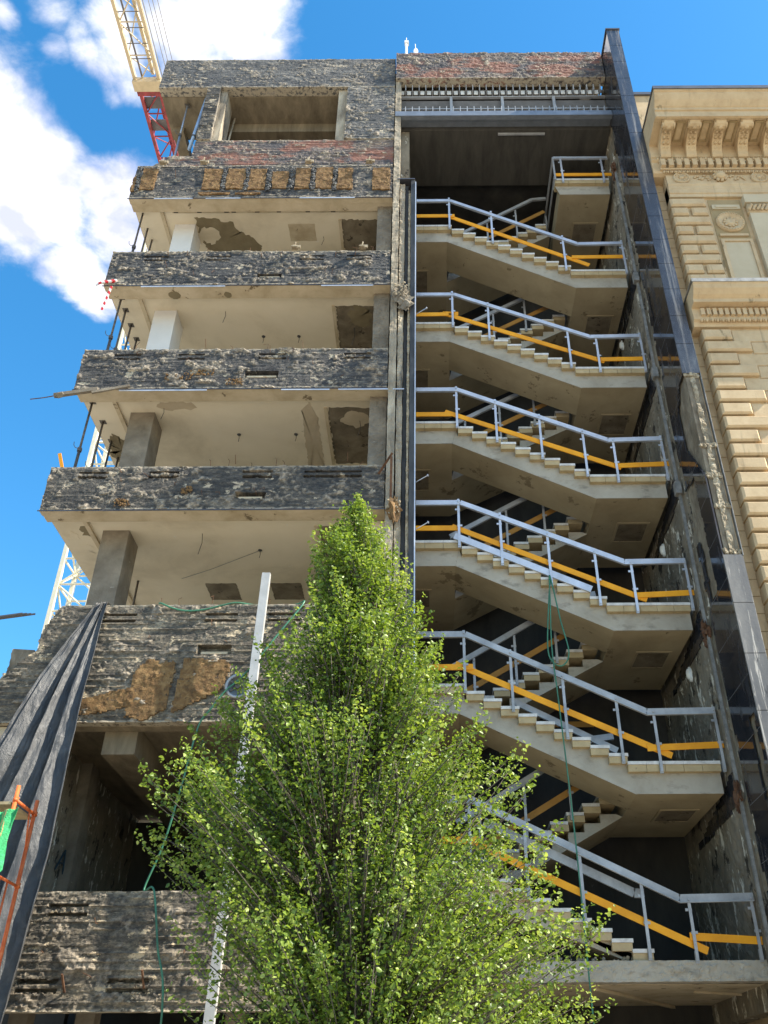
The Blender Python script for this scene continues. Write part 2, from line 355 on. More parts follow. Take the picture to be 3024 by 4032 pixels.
M['patch'] = stain('bare ceiling patch', [(.3, (.10, .08, .052)), (.5, (.17, .135, .09)), (.7, (.24, .20, .14))], 2.4, bstr=.4, spots=[((.06, .045, .03), 3, .6, (1, 1, 1)), ((.45, .39, .29), 4, .68, (1, 1, 1))])
M['damp'] = stain('damp stain on ceiling', [(.3, (.16, .125, .07)), (.7, (.23, .185, .11))], 3, bstr=.15)
M['tanpatch'] = stain('old tan plaster', [(.3, (.42, .34, .23)), (.7, (.50, .41, .29))], 2, bstr=.1)
M['cork'] = stain('brown cork insulation', [(.3, (.085, .045, .018)), (.5, (.18, .10, .038)), (.7, (.29, .18, .075))], 9, bstr=1.0, bscale=45, spots=[((.07, .045, .025), 12, .6, (1, 1, 1))])
M['corkfoam'] = stain('pale foam', [(.3, (.22, .15, .07)), (.6, (.48, .36, .20))], 7, bstr=.8, bscale=30)
M['alu'] = plain('brushed aluminium', (.52, .54, .58), .4, .45, var=.16, scale=2)
M['alugrey'] = plain('weathered rail aluminium', (.36, .36, .36), .55, .2, var=.25, scale=2)
M['steelpost'] = plain('grey steel post', (.22, .24, .27), .5, .5)
M['orange'] = stain('orange painted board', [(.3, (.66, .26, .010)), (.6, (.86, .37, .015)), (.8, (.92, .44, .03))], 1.5, rough_=.6, bstr=.08, spots=[((.36, .15, .03), 10, .69, (1, 1, 1))])
M['orangeold'] = stain('dull orange board', [(.3, (.26, .12, .022)), (.6, (.38, .19, .04))], 1.5, rough_=.7, bstr=.1)
M['granite'] = None
def granite():
    m, t, bs = mk('polished black granite')
    c = ramp(t, noise(t, 2.2, 6, .7, (1, 1, .35)), [(.3, (.012, .013, .016)), (.55, (.026, .027, .032)), (.72, (.05, .05, .055))])
    f = ramp(t, noise(t, 60, 2, .5), [(.62, (0, 0, 0)), (.66, (.35,) * 3)]); c = mixc_(t, f, c, (.10, .10, .11))
    f = ramp(t, noise(t, 2.4, 8, .8, (1.5, 1, .12), 7), [(.60, (0, 0, 0)), (.66, (.7,) * 3)]); c = mixc_(t, f, c, (.26, .24, .21))
    t.links.new(c, bs.inputs['Base Color']); bs.inputs['IOR'].default_value = 1.6
    t.links.new(ramp(t, noise(t, 2.4, 8, .7, (1.5, 1, .3), 7), [(.5, (.06,) * 3), (.66, (.5,) * 3)]), bs.inputs['Roughness'])
    return m
M['granite'] = granite()
def granite_front():
    m, t, bs = mk('honed granite front')
    c = ramp(t, noise(t, 1.1, 8, .75, (1.2, 1, .5), 3), [(.3, (.018, .020, .026)), (.5, (.034, .040, .052)), (.62, (.07, .078, .09)), (.74, (.18, .18, .175))])
    f = ramp(t, noise(t, 90, 2, .5), [(.60, (0, 0, 0)), (.66, (.5,) * 3)]); c = mixc_(t, f, c, (.25, .26, .28))
    f = ramp(t, noise(t, 2.6, 8, .8, (2.5, 1, .10), 7), [(.53, (0, 0, 0)), (.64, (.8,) * 3)]); c = mixc_(t, f, c, (.34, .30, .26))
    t.links.new(c, bs.inputs['Base Color']); bs.inputs['Roughness'].default_value = .28; bs.inputs['IOR'].default_value = 1.5
    return m
M['granitef'] = granite_front()
M['granite_sunlit'] = stain('scratched granite painted sunlit', [(.3, (.07, .07, .075)), (.5, (.13, .125, .12)), (.7, (.22, .205, .185))], 1.6, (1, 1, .3), rough_=.6, bstr=.2, spots=[((.42, .38, .33), 3, .58, (3, 1, .16)), ((.03, .03, .035), 2.2, .62, (2, 1, .3))])  # lower plates: pale tone and streaks paint in raking sunlight over real scratches
M['rawpier'] = stain('bare pier concrete', [(.3, (.11, .085, .055)), (.5, (.20, .16, .11)), (.7, (.33, .28, .20))], 4, (1, 1, .5), bstr=1.0, bscale=35)
M['mortar'] = stain('rough pale mortar', [(.3, (.16, .12, .075)), (.5, (.32, .26, .175)), (.7, (.50, .43, .31))], 8, bstr=1.0, bscale=50)
M['zinc'] = plain('dark sheet metal cap', (.10, .10, .11), .45, .6)
M['lightsteel'] = plain('galvanised steel angle', (.26, .25, .23), .55, .3, var=.3, scale=6)
M['darksteel'] = plain('dark steel flange', (.055, .053, .05), .6, .2, var=.4, scale=5, stretch=(1, 1, .3), bstr=.3)
M['rust'] = stain('rusty steel', [(.3, (.06, .03, .018)), (.6, (.15, .075, .04)), (.8, (.26, .17, .10))], 8, bstr=.5)
M['stone'] = stain('ochre render', [(.25, (.38, .265, .145)), (.42, (.47, .34, .195)), (.58, (.52, .385, .225)), (.78, (.58, .44, .275))], 2.6, (1, 1, .8), bstr=.3, bscale=30, spots=[((.27, .20, .11), 1.6, .64, (1.4, 1, .5)), ((.58, .48, .32), 6, .68, (1, 1, 1))], streak=((.20, .155, .09), 3.0, (2.5, 1, .25), .60, .6))
M['stonedark'] = stain('ochre render in joint', [(.25, (.27, .195, .095)), (.75, (.37, .27, .14))], 2, bstr=.15)
M['stonepale'] = stain('pale plaster panel', [(.3, (.44, .36, .235)), (.7, (.52, .43, .29))], 1.4, bstr=.08)
M['gutter'] = plain('grey gutter zinc', (.16, .155, .155), .4, .7)
M['tarp'] = None
def tarpm():
    m, t, bs = mk('black plastic sheet')
    c = ramp(t, noise(t, 1.6, 8, .7, (1, 1, 1), 0, .5), [(.3, (.024, .023, .023)), (.5, (.046, .045, .044)), (.68, (.09, .088, .085))])
    f = ramp(t, noise(t, 4, 8, .8, (1, 1, .4), 5, 1.2), [(.64, (0, 0, 0)), (.68, (.5,) * 3)]); c = mixc_(t, f, c, (.32, .32, .33))
    t.links.new(c, bs.inputs['Base Color']); bs.inputs['Roughness'].default_value = .42
    bump(t, bs, noise(t, 5, 8, .75, (1, 1, .7), 0, .8), .6, .05); return m
M['tarp'] = tarpm()
M['craneY'] = plain('cream yellow crane paint', (.50, .40, .25), .45, var=.1)
M['craneW'] = plain('cream crane paint', (.74, .66, .48), .45, var=.08)
M['craneR'] = plain('red crane paint', (.24, .028, .03), .5, var=.4)
M['cranegrey'] = plain('grey crane walkway', (.12, .11, .11), .6)
M['cable'] = plain('steel cable', (.25, .24, .22), .5, .5)
M['hose'] = plain('green rubber hose', (.04, .16, .09), .45, var=.2)
M['scafo'] = stain('orange scaffold paint', [(.3, (.50, .085, .02)), (.6, (.66, .15, .04)), (.8, (.72, .30, .14))], 9, rough_=.5, bstr=.2)
M['plank'] = plain('scaffold plank', (.42, .32, .17), .7, var=.2)
M['net'] = None
def netm():
    m, t, bs = mk('green debris net')
    c = ramp(t, noise(t, 9, 5, .7), [(.3, (.01, .20, .06)), (.7, (.03, .45, .15))])
    f = ramp(t, noise(t, 2.5, 5, .7, (3, 1, .5), 3), [(.60, (0, 0, 0)), (.64, (1, 1, 1))]); c = mixc_(t, f, c, (.55, .30, .12))
    t.links.new(c, bs.inputs['Base Color']); bs.inputs['Roughness'].default_value = .6
    w = t.nodes.new('ShaderNodeTexChecker'); bump(t, bs, noise(t, 60, 3, .6), .9, .02); return m
M['net'] = netm()
M['channel'] = stain('white steel channel', [(.3, (.36, .35, .33)), (.6, (.47, .455, .43))], 2.5, rough_=.5, bstr=.1, spots=[((.26, .25, .24), 5, .70, (1, 1, .6))])
M['white'] = plain('white enamel', (.75, .75, .72), .4)
M['glasswhite'] = plain('milk glass', (.82, .80, .74), .2)
M['propd'] = plain('dark prop steel', (.10, .085, .07), .6, .3, var=.4, scale=14, bstr=.3)
M['propl'] = plain('galvanised prop tube', (.34, .36, .40), .45, .5, var=.2, scale=8)
M['tape'] = None
def tapem():
    m, t, bs = mk('red and white barrier tape')
    w = t.nodes.new('ShaderNodeTexWave'); w.inputs['Scale'].default_value = 3.2; tcn = t.nodes.new('ShaderNodeTexCoord'); t.links.new(tcn.outputs['Object'], w.inputs['Vector'])
    w.bands_direction = 'DIAGONAL'
    t.links.new(ramp(t, w.outputs['Fac'], [(.5, (.75, .70, .66)), (.52, (.62, .03, .03))]), bs.inputs['Base Color']); return m
M['tape'] = tapem()
M['bark'] = stain('grey brown bark', [(.3, (.05, .04, .03)), (.6, (.12, .10, .075))], 12, (1, 1, .3), bstr=.6)
def leafm():
    m, t, bs = mk('spring leaf')
    at = attr(t, 'tone')
    c = ramp(t, at, [(0, (.04, .068, .012)), (.35, (.095, .155, .022)), (.7, (.20, .275, .042)), (1, (.38, .44, .13))])
    t.links.new(c, bs.inputs['Base Color']); bs.inputs['Roughness'].default_value = .42; bs.inputs['Specular IOR Level'].default_value = .4
    tr = t.nodes.new('ShaderNodeBsdfTranslucent'); mc = mixc_(t, 1.0, c, (1.35, 1.35, .6), 'MULTIPLY'); t.links.new(mc, tr.inputs[0])
    ms = t.nodes.new('ShaderNodeMixShader'); ms.inputs[0].default_value = .38
    t.links.new(bs.outputs[0], ms.inputs[1]); t.links.new(tr.outputs[0], ms.inputs[2]); t.links.new(ms.outputs[0], t.nodes['Material Output'].inputs[0]); return m
M['leaf'] = leafm()
M['asphalt'] = plain('dusty granite setts', (.26, .24, .21), .9, bstr=.3)
M['paving'] = stain('granite paving', [(.3, (.38, .33, .26)), (.7, (.50, .45, .36))], 3, bstr=.2)
M['groundm'] = stain('light dusty ground', [(.3, (.36, .31, .24)), (.7, (.48, .42, .33))], .5, bstr=.2)

# ------------------------------------------------------------------ ground
g = MB().box(-600, 600, -600, 600, -.3, -.12).build('ground', M['groundm']); tag(g, kind='structure')
g = MB().box(-80, 80, -25, -9, -.12, -.116).build('road', M['asphalt']); tag(g, kind='structure')
g = MB().box(-80, 80, -9, 0.2, -.12, 0.02).build('pavement', M['paving']); tag(g, kind='structure')

X0, X1 = -8.05, -0.88
PAR = [(2.93, 4.65), (7.47, 9.85), (12.08, 13.20), (15.42, 16.66), (18.87, 20.13), (22.32, 23.72)]
B = thing('concrete_building', 'half demolished grey concrete office block with open floors and an exposed stairwell', 'building', (-1.3, 3, 0))

# --- parapets of the left block
UX, UZ, NY = (1, 0, 0), (0, 0, 1), (0, -1, 0)
slots = lambda xs, z: [(x - X0, z, .62, .042, .10) for x in xs] + [(x - X0, z - .13, .62, .042, .10) for x in xs]
def parapet(i, mat, seed, holes=(), **k):
    z0, z1 = PAR[i]
    return rough('parapet', (X0, 0, z0), UX, UZ, NY, X1 - X0, z1 - z0, .2, M[mat], B, seed, holes=holes, **k)
xs5 = [-7.1, -5.5, -3.0, -1.8]
parapet(4, 'fac_b', 11, slots([-6.9, -5.3, -2.9, -1.7], 1.06) + [(4.12, .33, .62, .12, .13)], blob=.045, bt=.62)
parapet(3, 'fac_a', 22, slots([-7.0, -5.5, -3.6, -1.6], 1.06) + [(4.25, .42, .75, .20, .12)], blob=.055, bt=.57)
parapet(2, 'fac_c', 33, slots([-7.1, -5.6, -3.6, -2.3, -.5 - 1.2], .96) + [(4.35, .34, .62, .14, .13)], blob=.045, bt=.61)
def in2(u, v):      # ragged left end of the tall parapet below
    x = u + X0; z = v + PAR[1][0]
    lim = np.interp(z, [7.4, 7.7, 8.3, 8.6, 8.9, 9.3, 9.55, 9.9], [-8.04, -8.0, -7.85, -7.62, -7.36, -7.30, -7.22, -7.0]) + .16 * (fbm(z * 5, z * 0 + 3, 77, 4) - .5)
    return (x > lim) & (x < X1)
z0, z1 = PAR[1]
rough('parapet', (X0, 0, z0), UX, UZ, NY, X1 - X0, z1 - z0, .22, M['fac_low'], B, 44, holes=slots([-5.9, -3.95, -2.75], 2.16) + [(4.05, 1.42, .62, .2, .14)], inside=in2, amp=.014, blob=.045, bt=.62, board=.014)
z0, z1 = PAR[0]
rough('parapet', (X0, 0, z0), UX, UZ, NY, X1 - X0, z1 - z0, .22, M['fac_low'], B, 55, holes=slots([-5.75, -3.2], 1.5) + slots([-6.0, -4.6], .42), amp=.016, blob=.04, bt=.64, board=.016)
for x, z, w in ((-3.93, 19.20, .5), (-3.80, 15.83, .68), (-3.70, 12.41, .5), (-4.0, 8.86, .5)):
    MB().box(x - w / 2, x + w / 2, .03, .09, z - .05, z + .0).build('recess_bar', M['creamdirty'], B)
# top floor band, behind the cork
rough('parapet', (X0, 0, PAR[5][0]), UX, UZ, NY, X1 - X0, 1.42, .2, M['fac_a'], B, 66, blob=.02, bt=.62)
def inled(u, v):
    return u > np.interp(v, [0, .25, .5, .55], [.35, .62, .75, .8]) + .08 * (fbm(v * 9, v * 0, 5) - .5)
rough('brick_ledge', (X0, .05, 23.75), UX, UZ, NY, 1.5, .52, .3, M['fac_brick'], B, 71, inside=inled, blob=.035, bt=.5)
rough('brick_ledge', (-6.62, .04, 23.75), UX, UZ, NY, 5.74, 1.24, .3, M['fac_brick'], B, 72, blob=.025, bt=.62, board=.012)
# roof band and the wall round the big opening
rough('roof_band', (-8.1, 0, 27.64), UX, UZ, NY, 7.22, 1.55, .3, M['fac_roof'], B, 81, blob=.02, bt=.63, board=.002)
rough('wall', (-6.6, .0, 24.98), UX, UZ, NY, .42, 2.68, .3, M['fac_c'], B, 82, blob=.02, board=.015)
rough('wall', (-2.33, .0, 24.98), UX, UZ, NY, 1.45, 2.68, .3, M['fac_roof'], B, 83, blob=.04, bt=.6, board=.008)
# light reveals of the opening
MB().box(-6.182, -5.99, .12, .75, 24.95, 27.66).build('pillar', M['strip'], B)
MB().box(-2.60, -2.32, .12, .75, 24.95, 27.66).build('pillar', M['strip'], B)

# cork panels glued on the top band
def corkpanel(x0, x1, z0, z1, seed, th=.06):
    rough('insulation_panel', (x0, -.035, z0), UX, UZ, NY, x1 - x0, z1 - z0, th, M['cork'], B, seed, amp=.012, blob=.014, bt=.5, board=0, edge=.06, step=.03)
for k, (a, b_, c, d) in enumerate([(-7.86, -7.40, 22.62, 23.62), (-8.09, -7.92, 22.55, 23.25), (-6.16, -5.58, 22.60, 23.60), (-5.50, -4.94, 22.62, 23.60), (-4.88, -4.36, 22.60, 23.58),
                                  (-4.24, -3.74, 22.64, 23.45), (-3.62, -3.12, 22.62, 23.60), (-3.04, -2.52, 22.64, 23.62), (-2.44, -1.96, 22.60, 23.60), (-1.48, -.92, 22.56, 23.6)]):
    corkpanel(a, b_, c, d, 200 + k)
for k, (a, b_) in enumerate([(-6.2, -5.3), (-5.2, -4.45)]): corkpanel(a, b_, 22.40, 22.54, 230 + k)
# ragged remains of cork on the lower parapet
def poly_inside(P):
    P = np.array(P)
    def f(u, v):
        r = np.zeros(u.shape, bool); n = len(P)
        u = u + .05 * (vn(u * 14, v * 14, 3) - .5); v = v + .05 * (vn(u * 14, v * 14, 4) - .5)
        for i in range(n):
            x1_, y1_ = P[i]; x2_, y2_ = P[(i + 1) % n]
            c = ((y1_ > v) != (y2_ > v)) & (u < (x2_ - x1_) * (v - y1_) / (y2_ - y1_ + 1e-9) + x1_); r ^= c
        return r
    return f
for k, (ox, oz, w, h, P) in enumerate([(-6.35, 7.52, 1.1, .72, [(.0, .05), (1.02, .25), (1.0, .62), (.55, .52), (.25, .42), (.02, .40)]),
                                      (-5.45, 7.50, .95, 1.25, [(.02, .08), (.35, .02), (.72, .20), (.78, 1.15), (.25, 1.18), (.05, .95)]),
                                      (-4.62, 7.62, 1.05, 1.2, [(.0, .0), (.85, .45), (.98, .90), (.86, 1.05), (.1, 1.08)])]):
    rough('insulation_panel', (ox, -.03, oz), UX, UZ, NY, w, h, .07, M['cork'], B, 240 + k, amp=.01, blob=.012, bt=.5, board=.002, edge=.0, step=.03, inside=poly_inside(P))
# adhesive lumps between the cork panels and on the bands
def lumps(name, n, x0, x1, z0, z1, Y, r, mat, seed):
    rnd = random.Random(seed); mb = MB()
    for i in range(n):
        q = r * (.35 + rnd.random()); mb.blob((rnd.uniform(x0, x1), Y, rnd.uniform(z0, z1)), q, seed + i, 7, (1, .6, 1.0), rough=.5)
    return mb.build(name, mat, B)
for k, x in enumerate((-7.90, -5.54, -4.91, -4.30, -3.68, -3.08, -2.48)): lumps('adhesive_bead', 60, x - .05, x + .05, 22.6, 23.6, -.03, .035, M['fac_roof'], 300 + k * 70)
for k, (x0, x1, z, Y) in enumerate([(-5.6, -4.9, 15.9, -.02), (-6.0, -5.4, 15.75, -.02), (-5.15, -4.95, 12.55, -.03), (-4.6, -4.2, 15.6, -.03), (-6.5, -6.2, 12.25, -.03)]):
    lumps('mortar_lump', 45, x0, x1, z - .09, z + .09, Y, .022, M['cork'], 900 + k * 90)

# --- slabs, ceilings and rooms
def room(zc, zf_next, colmat, ceilmat='cream', xl=X0, back=8.0, seed=0, dark=False):
    """ceiling at zc (underside), the slab above it"""
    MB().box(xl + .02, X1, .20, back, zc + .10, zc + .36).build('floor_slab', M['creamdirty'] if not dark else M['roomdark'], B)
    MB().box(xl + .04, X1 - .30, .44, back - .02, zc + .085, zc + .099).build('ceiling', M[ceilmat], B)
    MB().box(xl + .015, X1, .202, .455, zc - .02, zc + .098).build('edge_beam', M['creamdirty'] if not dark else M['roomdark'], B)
    MB().box(-7.33, -7.24, .456, back - .1, zc + .03, zc + .084).build('ceiling_rib', M['creamdirty'], B)
for i, zc in ((5, 22.34), (4, 18.89), (3, 15.44), (2, 12.10)):
    room(zc, 0, None, back=8.0)
room(7.49, 0, None, ceilmat='roomdark', xl=-7.1, back=7, dark=True)
# end walls and back walls of the rooms
def wallbox(name, a, m): return MB().box(*a).build(name, M[m], B)
for za, zb in ((12.46, 15.44), (15.80, 18.89), (19.25, 22.34)):
    wallbox('back_wall', (-6.2, X1, 7.6, 7.8, za, zb), 'cream')
    wallbox('end_wall', (-1.16, -.90, 2.2, 7.6, za, zb), 'cream')
    # sunlit pier stub seen at the right end of each room
    rough('pier', (-1.30, .32, za), UX, UZ, NY, .40, zb - za, .5, M['darkcol'], B, int(za * 10), blob=.02, step=.03, edge=.01)
wallbox('back_wall', (-6.2, X1, 6.0, 6.2, 9.86, 12.10), 'cream'); wallbox('end_wall', (-1.16, -.90, .5, 6.0, 9.86, 12.10), 'cream')
# columns of the open floors
for zc, za, m in ((22.42, 19.25, 'whitecol'), (18.97, 15.8, 'whitecol'), (15.52, 12.46, 'darkcol'), (12.18, 9.0, 'darkcol')):
    MB().box(-7.02, -6.45, .95, 1.63, za, zc + .005).build('column', M[m], B)
# bare squares, damp patches and old plaster on the ceilings
def patch(name, pts, z, m, seed, jag=.05, th=.004):
    rnd = random.Random(seed); P = []
    n = len(pts)
    for i in range(n):
        a, b_ = pts[i], pts[(i + 1) % n]; L_ = math.hypot(b_[0] - a[0], b_[1] - a[1]); k = max(1, int(L_ / .07))
        for j in range(k):
            t_ = j / k; P.append((a[0] + (b_[0] - a[0]) * t_ + rnd.uniform(-jag, jag), a[1] + (b_[1] - a[1]) * t_ + rnd.uniform(-jag, jag)))
    c = (sum(p[0] for p in P) / len(P), sum(p[1] for p in P) / len(P)); mb = MB(); n = len(P)
    vs = [(p[0], p[1], z - th) for p in P] + [(c[0], c[1], z - th)]
    mb.add(vs, [((i + 1) % n, i, n) for i in range(n)])
    # rim
    vs2 = [(p[0], p[1], z - th) for p in P] + [(p[0], p[1], z + .001) for p in P]; mb.add(vs2, [(i, (i + 1) % n, (i + 1) % n + n, i + n) for i in range(n)])
    return mb.build(name, M[m], B, recalc=False)
def rect(x0, x1, y0, y1): return [(x0, y0), (x1, y0), (x1, y1), (x0, y1)]
def ell(cx, cy, rx, ry, n=10, a0=0): return [(cx + rx * math.cos(a0 + 2 * math.pi * i / n), cy + ry * math.sin(a0 + 2 * math.pi * i / n)) for i in range(n)]
C6, C5, C4, C3 = 22.425, 18.975, 15.525, 12.185
for k, z in enumerate((C6, C5, C4, C3)):
    patch('bare_patch', rect(-2.33, -1.25, .82, 3.0 if k else 2.2), z, 'patch', 50 + k, .03)
    MB().box(-2.42, -2.34, .80, 3.02, z - .03, z + .0).build('ceiling_frame', M['creamdirty'], B)
patch('bare_patch', rect(-3.85, -3.1, .95, 1.55), C6, 'creamdirty', 60, .008)
for x in (-5.3, -3.75): patch('bare_patch', rect(x, x + .74, 3.3, 4.12), C3, 'patch', 62, .01)
patch('damp_stain', [(-6.45, .72), (-6.0, .74), (-5.4, .9), (-5.25, 1.2), (-4.9, 1.45), (-4.7, 1.8), (-5.1, 2.1), (-5.9, 2.1), (-6.3, 1.75), (-6.4, 1.2)], C6, 'damp', 61, .05)
patch('plaster_patch', ell(-6.12, 1.33, .28, .30, 12), C6, 'cream', 63, .05, .008)
patch('plaster_patch', ell(-7.15 + .8, .33, .16, .13, 10), 18.87, 'damp', 64, .01, .006)
patch('plaster_patch', ell(-5.0, .33, .10, .10, 10), 18.87, 'damp', 65, .01, .006)
patch('plaster_patch', [(-2.95, .9), (-2.75, .6), (-2.6, 1.2), (-2.62, 3.6), (-3.05, 3.6), (-3.0, 1.8)], C4, 'tanpatch', 66, .02)
patch('plaster_patch', ell(-5.9, .72, .5, .16, 14), C4, 'tanpatch', 67, .04)
patch('damp_stain', ell(-1.72, 1.25, .34, .30, 12), C4, 'tanpatch', 68, .06, .008)
patch('damp_stain', ell(-1.7, 1.2, .3, .35, 12), C5, 'damp', 69, .09, .008)
patch('damp_stain', [(-7.5, .8), (-7.3, .8), (-7.32, 1.2), (-7.5, 1.15)], C3, 'damp', 70, .04)
for k, (x, y) in enumerate([(-7.6, 1.7), (-7.4, 2.6), (-7.75, 1.2)]): patch('plaster_patch', ell(x, y, .13, .2, 8), C3, 'cream', 71 + k, .06, .006)
patch('damp_stain', ell(-7.65, 2.4, .28, .6, 12), C4, 'damp', 76, .1)
for k, (x, y, z) in enumerate([(-4.6, 1.8, C4), (-3.2, 1.8, C4), (-4.35, 1.9, C5), (-3.4, 1.9, C5), (-3.75, 1.8, C3)]):
    MB().lathe([(.05, 0), (.04, .02), (.0, .03)], (x, y, z), (0, 0, -1), 8).tube([(x, y, z), (x + .01, y + .02, z - .10), (x - .02, y + .1, z - .14)], .008, 5).build('ceiling_hook', M['darksteel'], B)
MB().tube([(-5.8, 3.05, C3 - .01), (-5.0, 2.55, C3 - .05), (-3.75, 1.8, C3 - .01)], .007, 5).build('ceiling_wire', M['cable'], B)
MB().box(-5.95, -5.0, -.012, .0, 22.27, 22.305).box(-3.4, -1.9, -.012, 0, 22.27, 22.305).box(-7.35, -6.3, -.012, 0, 22.27, 22.305).build('edge_trim', M['alu'], B)
for z, xs in ((18.83, [(-7.1, -5.0), (-2.6, -1.3)]), (15.38, [(-7.0, -5.0), (-3.3, -2.2), (-2.0, -.5)])):
    mb = MB()
    for a, b_ in xs: mb.box(a, b_, -.012, .002, z - .03, z)
    mb.build('edge_trim', M['alu'], B)
for z in (22.32, 18.87, 15.42, 12.08): MB().box(X0 - .03, X1, -.006, .012, z - .022, z - .002).build('drip_edge', M['zinc'], B); MB().box(X0, X1, .014, .199, z - .008, z + .001).build('parapet_underside', M['creamdirty'], B)
MB().box(-7.0, -1.3, .5, .56, 22.40, 22.424).build('cable_tray', M['creamdirty'], B)
mb = MB()
for x in (-6.95, -6.3, -5.55, -5.35, -4.7, -4.1, -3.3, -2.6): mb.box(x, x + .12, .40, .52, 22.36, 22.44)
mb.build('socket_hole', M['blackwall'], B)

# roof storey interior, open to the left
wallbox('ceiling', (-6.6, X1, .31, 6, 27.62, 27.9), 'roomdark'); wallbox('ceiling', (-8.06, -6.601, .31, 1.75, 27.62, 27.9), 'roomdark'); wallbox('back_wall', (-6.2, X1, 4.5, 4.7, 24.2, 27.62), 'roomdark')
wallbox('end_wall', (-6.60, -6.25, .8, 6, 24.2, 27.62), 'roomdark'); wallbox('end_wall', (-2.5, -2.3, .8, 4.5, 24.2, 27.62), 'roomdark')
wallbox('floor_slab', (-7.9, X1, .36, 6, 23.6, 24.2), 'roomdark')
wallbox('ceiling_beam', (-6.2, -2.5, 1.2, 1.5, 27.2, 27.615), 'roomdark'); wallbox('ceiling_beam', (-7.95, -7.6, 1.3, 4.4, 27.40, 27.70), 'roomdark')
MB().tube([(-6.0, .8, 24.9), (-5.95, 1.0, 27.6)], .03, 8).build('steel_tube', M['strip'], B)

# lower storeys: side wall with graffiti, dark room behind
o = rough('side_wall', (-7.0, .25, 4.2), (0, 1, 0), UZ, (1, 0, 0), 6.5, 3.38, .3, M['wellwall'], B, 91, amp=.02, blob=.03, bt=.6, board=.0, step=.04)
MB().box(-6.995, -6.78, 2.5, 2.95, 4.2, 7.57).build('wall_pilaster', M['darkcol'], B)
MB().tube([(-6.935, 2.10, 5.45), (-6.935, 2.42, 5.86)], .018, 6).tube([(-6.935, 2.42, 5.86), (-6.935, 2.52, 5.42)], .018, 6).tube([(-6.935, 2.24, 5.60), (-6.935, 2.47, 5.62)], .014, 6).build('painted_letter', plain('blue spray paint', (.012, .035, .05), .7), B)
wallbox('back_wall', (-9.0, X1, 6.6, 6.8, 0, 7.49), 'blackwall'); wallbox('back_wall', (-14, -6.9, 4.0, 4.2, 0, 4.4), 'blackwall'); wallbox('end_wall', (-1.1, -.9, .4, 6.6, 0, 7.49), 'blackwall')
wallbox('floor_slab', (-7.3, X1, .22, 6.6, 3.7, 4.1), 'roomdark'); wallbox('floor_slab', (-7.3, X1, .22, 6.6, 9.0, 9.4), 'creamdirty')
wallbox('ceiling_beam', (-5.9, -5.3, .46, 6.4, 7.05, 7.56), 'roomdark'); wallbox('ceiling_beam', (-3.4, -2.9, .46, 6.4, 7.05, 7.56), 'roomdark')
for x in (-6.6, -5.55, -3.2, -1.6): wallbox('column', (x, x + .3, .7, 1.0, 0, 3.7), 'darkcol')
# broken flank wall behind the ragged parapet end
def infl(u, v): return (v < np.interp(u, [0, .5, 1.1, 1.6, 2.2, 3.0], [1.9, 1.5, 1.45, 1.1, 1.0, .6]) + .35 * (fbm(u * 4, u * 0, 9) - .5))
rough('broken_wall', (-7.9, .22, 7.2), (-.15, .98, 0), UZ, (-.98, -.15, 0), 3.0, 2.2, .4, M['rawpier'], B, 93, inside=infl, step=.04, amp=.03, blob=.05, bt=.5)
MB().box(-8.02, -7.2, .15, 3, 6.9, 7.46).build('floor_slab', M['creamdirty'], B)
lumps('rubble', 70, -8.0, -7.35, 7.5, 8.5, .12, .07, M['mortar'], 1500)

# --- column strip between block and stairwell
rough('column_strip', (-.875, -.01, 0.5), UX, UZ, NY, .19, 28.7, .45, M['strip'], B, 101, blob=.02, bt=.55, step=.03, board=0, edge=.02)
rough('column_strip', (-.68, .05, 0.5), UX, UZ, NY, .15, 22.4, .35, M['strip'], B, 102, blob=.03, bt=.5, step=.03, board=0, edge=.02)
wallbox('column_strip', (-.53, -.45, .16, .4, .5, 23.0), 'darksteel')
rough('column_strip', (-.45, .03, 0.5), UX, UZ, NY, .075, 22.0, .3, M['mortar'], B, 103, blob=.02, bt=.45, step=.025, board=0, edge=.02)
wallbox('steel_flange', (-.375, -.262, .0, .32, .5, 23.05), 'darksteel'); wallbox('steel_edge', (-.261, -.236, -.02, .03, .5, 22.95), 'alu')
wallbox('steel_cap', (-.74, -.27, -.03, .35, 23.055, 23.09), 'zinc')
wallbox('end_wall', (-.86, -.45, .46, 4.6, 0.5, 28.0), 'wellwall')
# steps of the landing continue behind the strip

# --- stairwell shell
XW = 5.55
o = rough('well_wall', (XW, .62, 3.0), (0, 1, 0), UZ, (-1, 0, 0), 4.2, 25.2, .3, M['wellwall'], B, 111, amp=.02, blob=.03, bt=.62, board=.0, step=.06, edge=.02)
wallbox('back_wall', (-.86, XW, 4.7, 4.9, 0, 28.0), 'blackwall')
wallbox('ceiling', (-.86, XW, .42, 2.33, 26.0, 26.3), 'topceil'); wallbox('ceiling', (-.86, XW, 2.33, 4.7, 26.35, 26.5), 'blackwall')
wallbox('ceiling_light_strip', (2.2, 3.6, .5, .56, 25.95, 25.998), 'alugrey')
# roof panel above the louvre and roof deck
def inroof(u, v): return v < 1.42 + .10 * (fbm(u * 3, u * 0, 15) - .5)
rough('roof_panel', (-.87, -.12, 27.88), UX, UZ, NY, XW + .86, 1.5, .3, M['fac_brick'], B, 121, amp=.02, blob=.03, bt=.66, board=0, inside=inroof)
wallbox('roof_deck', (-6.6, XW, .32, 9, 28.6, 28.9), 'roomdark')
